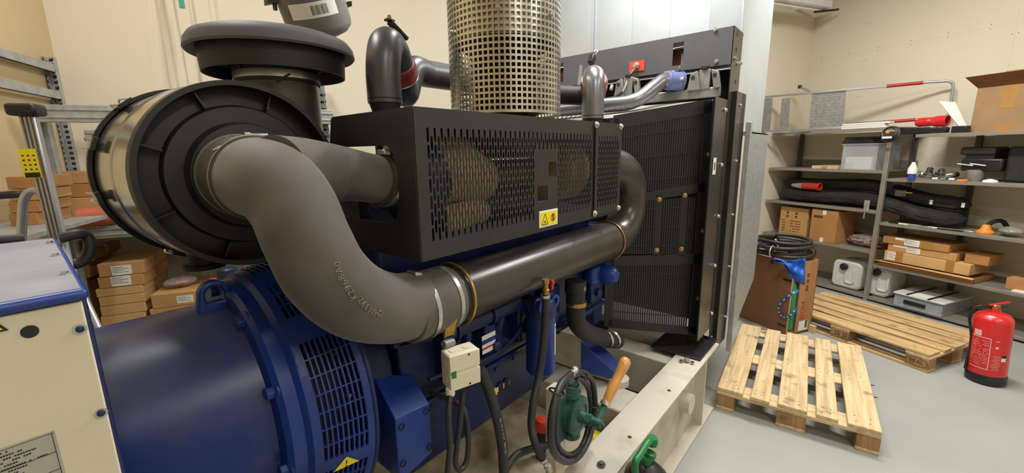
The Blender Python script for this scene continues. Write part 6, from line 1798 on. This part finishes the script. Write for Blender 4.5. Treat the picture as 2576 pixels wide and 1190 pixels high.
# blue carrier bag hanging out over the corner with yellow lettered strap
bgp=thing('blue_bag','crumpled blue plastic carrier bag hanging over the crate corner','bag',KR(.05,.05,HC-.3))
random.seed(9); nu,nv=16,10; vs=[]
bn=(CAM-K); bn.z=0; bn.normalize()
def PK(px,py,off=0):
    d=ray(px,py); q=K+bn*(.075+off); return CAM+d*((q-CAM).dot(bn)/d.dot(bn))
def poly_at(pl,u):
    x=u*(len(pl)-1); k=min(int(x),len(pl)-2); f=x-k; return (pl[k][0]*(1-f)+pl[k+1][0]*f,pl[k][1]*(1-f)+pl[k+1][1]*f)
tpl=[(1940,650),(1960,652),(1982,657),(2004,654),(2026,650)]; bpl=[(1942,655),(1972,664),(1984,690),(2002,708),(2025,718)]
for i in range(nu+1):
    for j in range(nv+1):
        u=i/nu; v=j/nv; a_=poly_at(tpl,u); b_=poly_at(bpl,u)
        px=a_[0]+(b_[0]-a_[0])*v; py=a_[1]+(b_[1]-a_[1])*v
        off=.022*math.sin(u*13+v*4)+.018*math.sin(v*9-u*5)+.008*random.random()-.02*(v<.12)
        vs.append(PK(px,py,off))
fs=[(i*(nv+1)+j,(i+1)*(nv+1)+j,(i+1)*(nv+1)+j+1,i*(nv+1)+j+1) for i in range(nu) for j in range(nv)]
o=MB(); o.add(vs,fs); bo=o.build('bag_film','bag_blue',bgp,angle=1.2)
sm_=bo.modifiers.new('thick','SOLIDIFY'); sm_.thickness=.002
o=MB(); sp_=catmull([KR(-.02,.02,.43),KR(.02,-.03,.38),KR(.09,-.03,.28),KR(.10,-.03,.2),KR(.05,-.03,.165),KR(-.0,-.02,.2),KR(-.02,.02,.27)],6)
for i in range(len(sp_)-1): o.bar(sp_[i],sp_[i+1]+(sp_[i+1]-sp_[i])*.08,.022,.003,E2)
st_=o.build('strap','bag_blue',bgp)
o=MB()
for i in range(3,len(sp_)-3,3): o.bar(sp_[i]+E2*.003,sp_[i+1]+E2*.003,.010,.003,E2)
o.build('strap_lettering','yellow',st_)
# coil of hose on top of the crate
cc3=KR(.24,.13,HC+.012)
hc=thing('hose_coil','thick black hose coiled on top of the plywood crate','hose coil',cc3)
pts=[]; turns=5
for i in range(turns*36+1):
    a_=2*PI*i/36; k=i/36
    r_=.235-.022*(k%3)+.008*math.sin(a_*2+k); z_=.02+.030*int(k//2)+.006*math.sin(a_*1.3+k)
    pts.append(cc3+Vector((r_*math.cos(a_+.5),r_*math.sin(a_+.5),z_+.012*k)))
o=MB(); o.tube(pts,.0155,12); o.build('hose','hose',hc)
for a_ in (2.9,4.4,.4):
    o=MB(); q=cc3+Vector((.215*math.cos(a_),.215*math.sin(a_),.055)); o.tube(ring_pts(q,Vector((-math.sin(a_),math.cos(a_),0)),.05,18),.004,6,closed=True); o.build('cable_tie','white' if a_<3 else 'black',hc)
o=MB(); q=cc3+Vector((-.05,-.21,.06)); o.tube([q+Vector((-.09,.23,.02)),q+Vector((-.13,.25,.1))],.007,8); o.build('tie_tail','white',hc)

# ---------------- pallets
def pallet(label,loc,yaw,widths,gaps,mx,label2=None,deck='pallet_wood_y'):
    T=thing('pallet',label,'pallet',loc,yaw)
    def bx(nm,lo,hi,m,bv=.003):
        o=MB(); o.box(lo,hi); return o.build(nm,m,T,bevel=bv,seg=1,local=True)
    x=0
    for i,w in enumerate(widths):
        dy=random.uniform(-.008,.008)
        bx('deck_board',(x,dy,.122),(x+w,1.2+dy,.144),deck); x+=w+gaps
    for y in (0,.5275,1.055): bx('cross_board',(0,y,.100),(.8,y+.145,.122),mx)
    for y in (0,.5275,1.055):
        for (x0,x1) in ((0,.1),(.3275,.4725),(.7,.8)): bx('block',(x0,y+.002,.022),(x1,y+.143,.100),'pallet_block')
    for (x0,x1) in ((0,.1),(.3275,.4725),(.7,.8)): bx('bottom_board',(x0,0,0),(x1,1.2,.022),deck)
    # nail heads
    o=MB(); x=0
    for i,w in enumerate(widths):
        for y in (.05,.1,.58,.63,1.1,1.15):
            for fx in ((.25,.75) if w>.12 else (.3,.7)):
                px=x+w*fx+random.uniform(-.01,.01); py=y+random.uniform(-.01,.01); o.box((px-.003,py-.003,.144),(px+.003,py+.003,.1446))
        x+=w+gaps
    o.build('nail_heads','ink',T,smooth=False,kind='stuff',local=True)
    return T
p1=pallet('pale wooden pallet standing alone beside the generator frame',(2.682,.596,0),-1.4759,(.145,.10,.145,.10,.145),.04125,'pallet_wood_x')
p2=pallet('wooden pallet with branded corner block in front of the shelving',(4.076,-.474,0),math.radians(-27.4),(.145,.10,.145,.10,.145),.04125,'pallet_wood_x',None,'pallet_wood_old')
# brands on the corner and middle blocks
def brand(T,y,z,body,oval):
    yaw=T.rotation_euler.z; M=Matrix.Rotation(yaw,3,'Z'); o_=Vector(T.location)+M@Vector((-.0008,y,z))
    xd=M@Vector((0,-1,0)); t=text_mesh(body,.042,o_,xd,(0,0,1),'ink_brown','brand_mark',None,.0004,sx=1.0)
    t.parent=T; t.matrix_parent_inverse=(Matrix.Translation(T.location)@Matrix.Rotation(yaw,4,'Z')).inverted()
    return t,o_,xd
t,o_,xd=brand(p2,.0725,.061,'EPAL',True)
ovp=[o_+xd*.066*math.cos(a)+Vector((0,0,.034*math.sin(a))) for a in [2*PI*i/28 for i in range(28)]]
o=MB(); o.tube(ovp,.0018,6,closed=True); ob=o.build('brand_oval','ink_brown'); ob.parent=p2; ob.matrix_parent_inverse=(Matrix.Translation(p2.location)@Matrix.Rotation(p2.rotation_euler.z,4,'Z')).inverted()
for r_ in (.078,.058,.040):
    for k_ in range(7):
        if (k_+int(r_*1000))%4: 
            o=MB(); o.box((-.001,.545+k_*.016,r_-.005),(0,.545+k_*.016+.010,r_+.005)); o.build('brand_mark','ink_brown',p2,local=True,smooth=False)
# blue nails sticking out of the near pallet's right edge
for y in (.42,.58):
    o=MB(); o.tube([(.80,y,.132),(.822,y,.134)],.003,6); o.build('bent_nail','ink',p1,local=True)

# ---------------- fire extinguisher
fe=thing('fire_extinguisher','red fire extinguisher with black base beside the pallet','fire extinguisher',(4.195,-.772,.0))
ex_,ey_=4.195,-.772; rE=.098; hE=.475
tilt=Vector((0,.05,1)).normalized()
o=MB(); o.lathe([(rE,.055),(rE,hE-.035),(rE*.96,hE-.015),(rE*.8,hE+.008),(rE*.5,hE+.022),(.03,hE+.028),(.03,hE+.05)],(ex_,ey_,.006),tilt,48,caps=True); cyl_=o.build('cylinder','red',fe)
o=MB(); o.lathe([(rE-.012,0),(rE+.003,.003),(rE+.004,.055),(rE,.066)],(ex_,ey_,.006),tilt,48,caps=True); o.build('base_ring','black',fe)
top=Vector((ex_,ey_,0))+tilt*(hE+.05)
o=MB(); o.lathe([(.022,0),(.026,.006),(.026,.03),(.02,.035)],top,tilt,18,caps=True); o.build('valve','brass',fe)
side=-E2
rg=Vector((.62,-.78,0)).normalized()
rg=Vector((_rt.x,_rt.y,0)).normalized()
o=MB(); o.bar(top+Vector((0,0,.028))-rg*.04,top+Vector((0,0,.012))+rg*.08,.022,.006); o.build('carry_handle','black',fe,bevel=.002)
o=MB(); o.bar(top+Vector((0,0,.03))-rg*.04,top+Vector((0,0,.05))+rg*.09,.022,.005); o.build('squeeze_lever','red',fe,bevel=.002)
o=MB(); bk=Vector((_fw.x,_fw.y,0)).normalized()*.05
hpts=[top-rg*.02+Vector((0,0,.01)),top-rg*.08+Vector((0,0,.015))+bk*.5,top-rg*.105-Vector((0,0,.06))+bk,Vector((ex_,ey_,.30))-rg*.1+bk,Vector((ex_,ey_,.14))-rg*.096+bk,Vector((ex_,ey_,.07))-rg*.1+bk]
o.tube(catmull(hpts,6),.008,12); o.build('discharge_hose','black',fe)
o=MB(); gd_=(CAM-Vector((ex_,ey_,0))); gd_.z=0; gd_.normalize(); a0=math.atan2(gd_.y,gd_.x)
def cw(ang,z,dr=.0012): return Vector((ex_,ey_,0))+tilt*z+Vector((math.cos(a0+ang),math.sin(a0+ang),0))*(rE+dr)
def patch(mb,a0_,a1_,z0,z1,dr=.0012,n=6):
    vs=[]
    for i in range(n+1):
        a_=a0_+(a1_-a0_)*i/n; vs+=[cw(a_,z0,dr),cw(a_,z1,dr)]
    mb.add(vs,[(2*i,2*i+2,2*i+3,2*i+1) for i in range(n)])
mat('ext_print',(236,190,186),.5)
# angle grows to the viewer's left? decide by projection
sg=1 if (cw(.3,.3)-cw(0,.3)).dot(_rt)>0 else -1
def pt2(mb,l,r,z0,z1,dr=.0012): patch(mb,sg*l,sg*r,z0,z1,dr)
fm_=MB()
for (l,r,z0,z1) in ((-.95,.05,.335,.341),(-.95,.05,.115,.121),(.04,.08,.115,.341)): pt2(fm_,l,r,z0,z1)
pt2(fm_,-.85,-.42,.345,.385)
random.seed(2)
for k in range(13):
    z=.315-k*.0145; 
    for i in range(10):
        if random.random()<.72: pt2(fm_,-.85+i*.085,-.85+i*.085+.06,z,z+.004)
for k in range(10):
    z=.22-k*.011
    for i in range(7):
        if random.random()<.75: pt2(fm_,.2+i*.06,.2+i*.06+.045,z,z+.003)
pt2(fm_,.28,.36,.325,.332); pt2(fm_,.40,.48,.325,.332); pt2(fm_,.3,.45,.275,.292)
fm_.build('white_print','ext_print',cyl_)
o=MB(); pt2(o,.66,.95,.19,.235); o.build('white_label','white',cyl_)
o=MB(); pt2(o,.66,.95,.215,.235,.002); o.build('label_print','ink',cyl_)
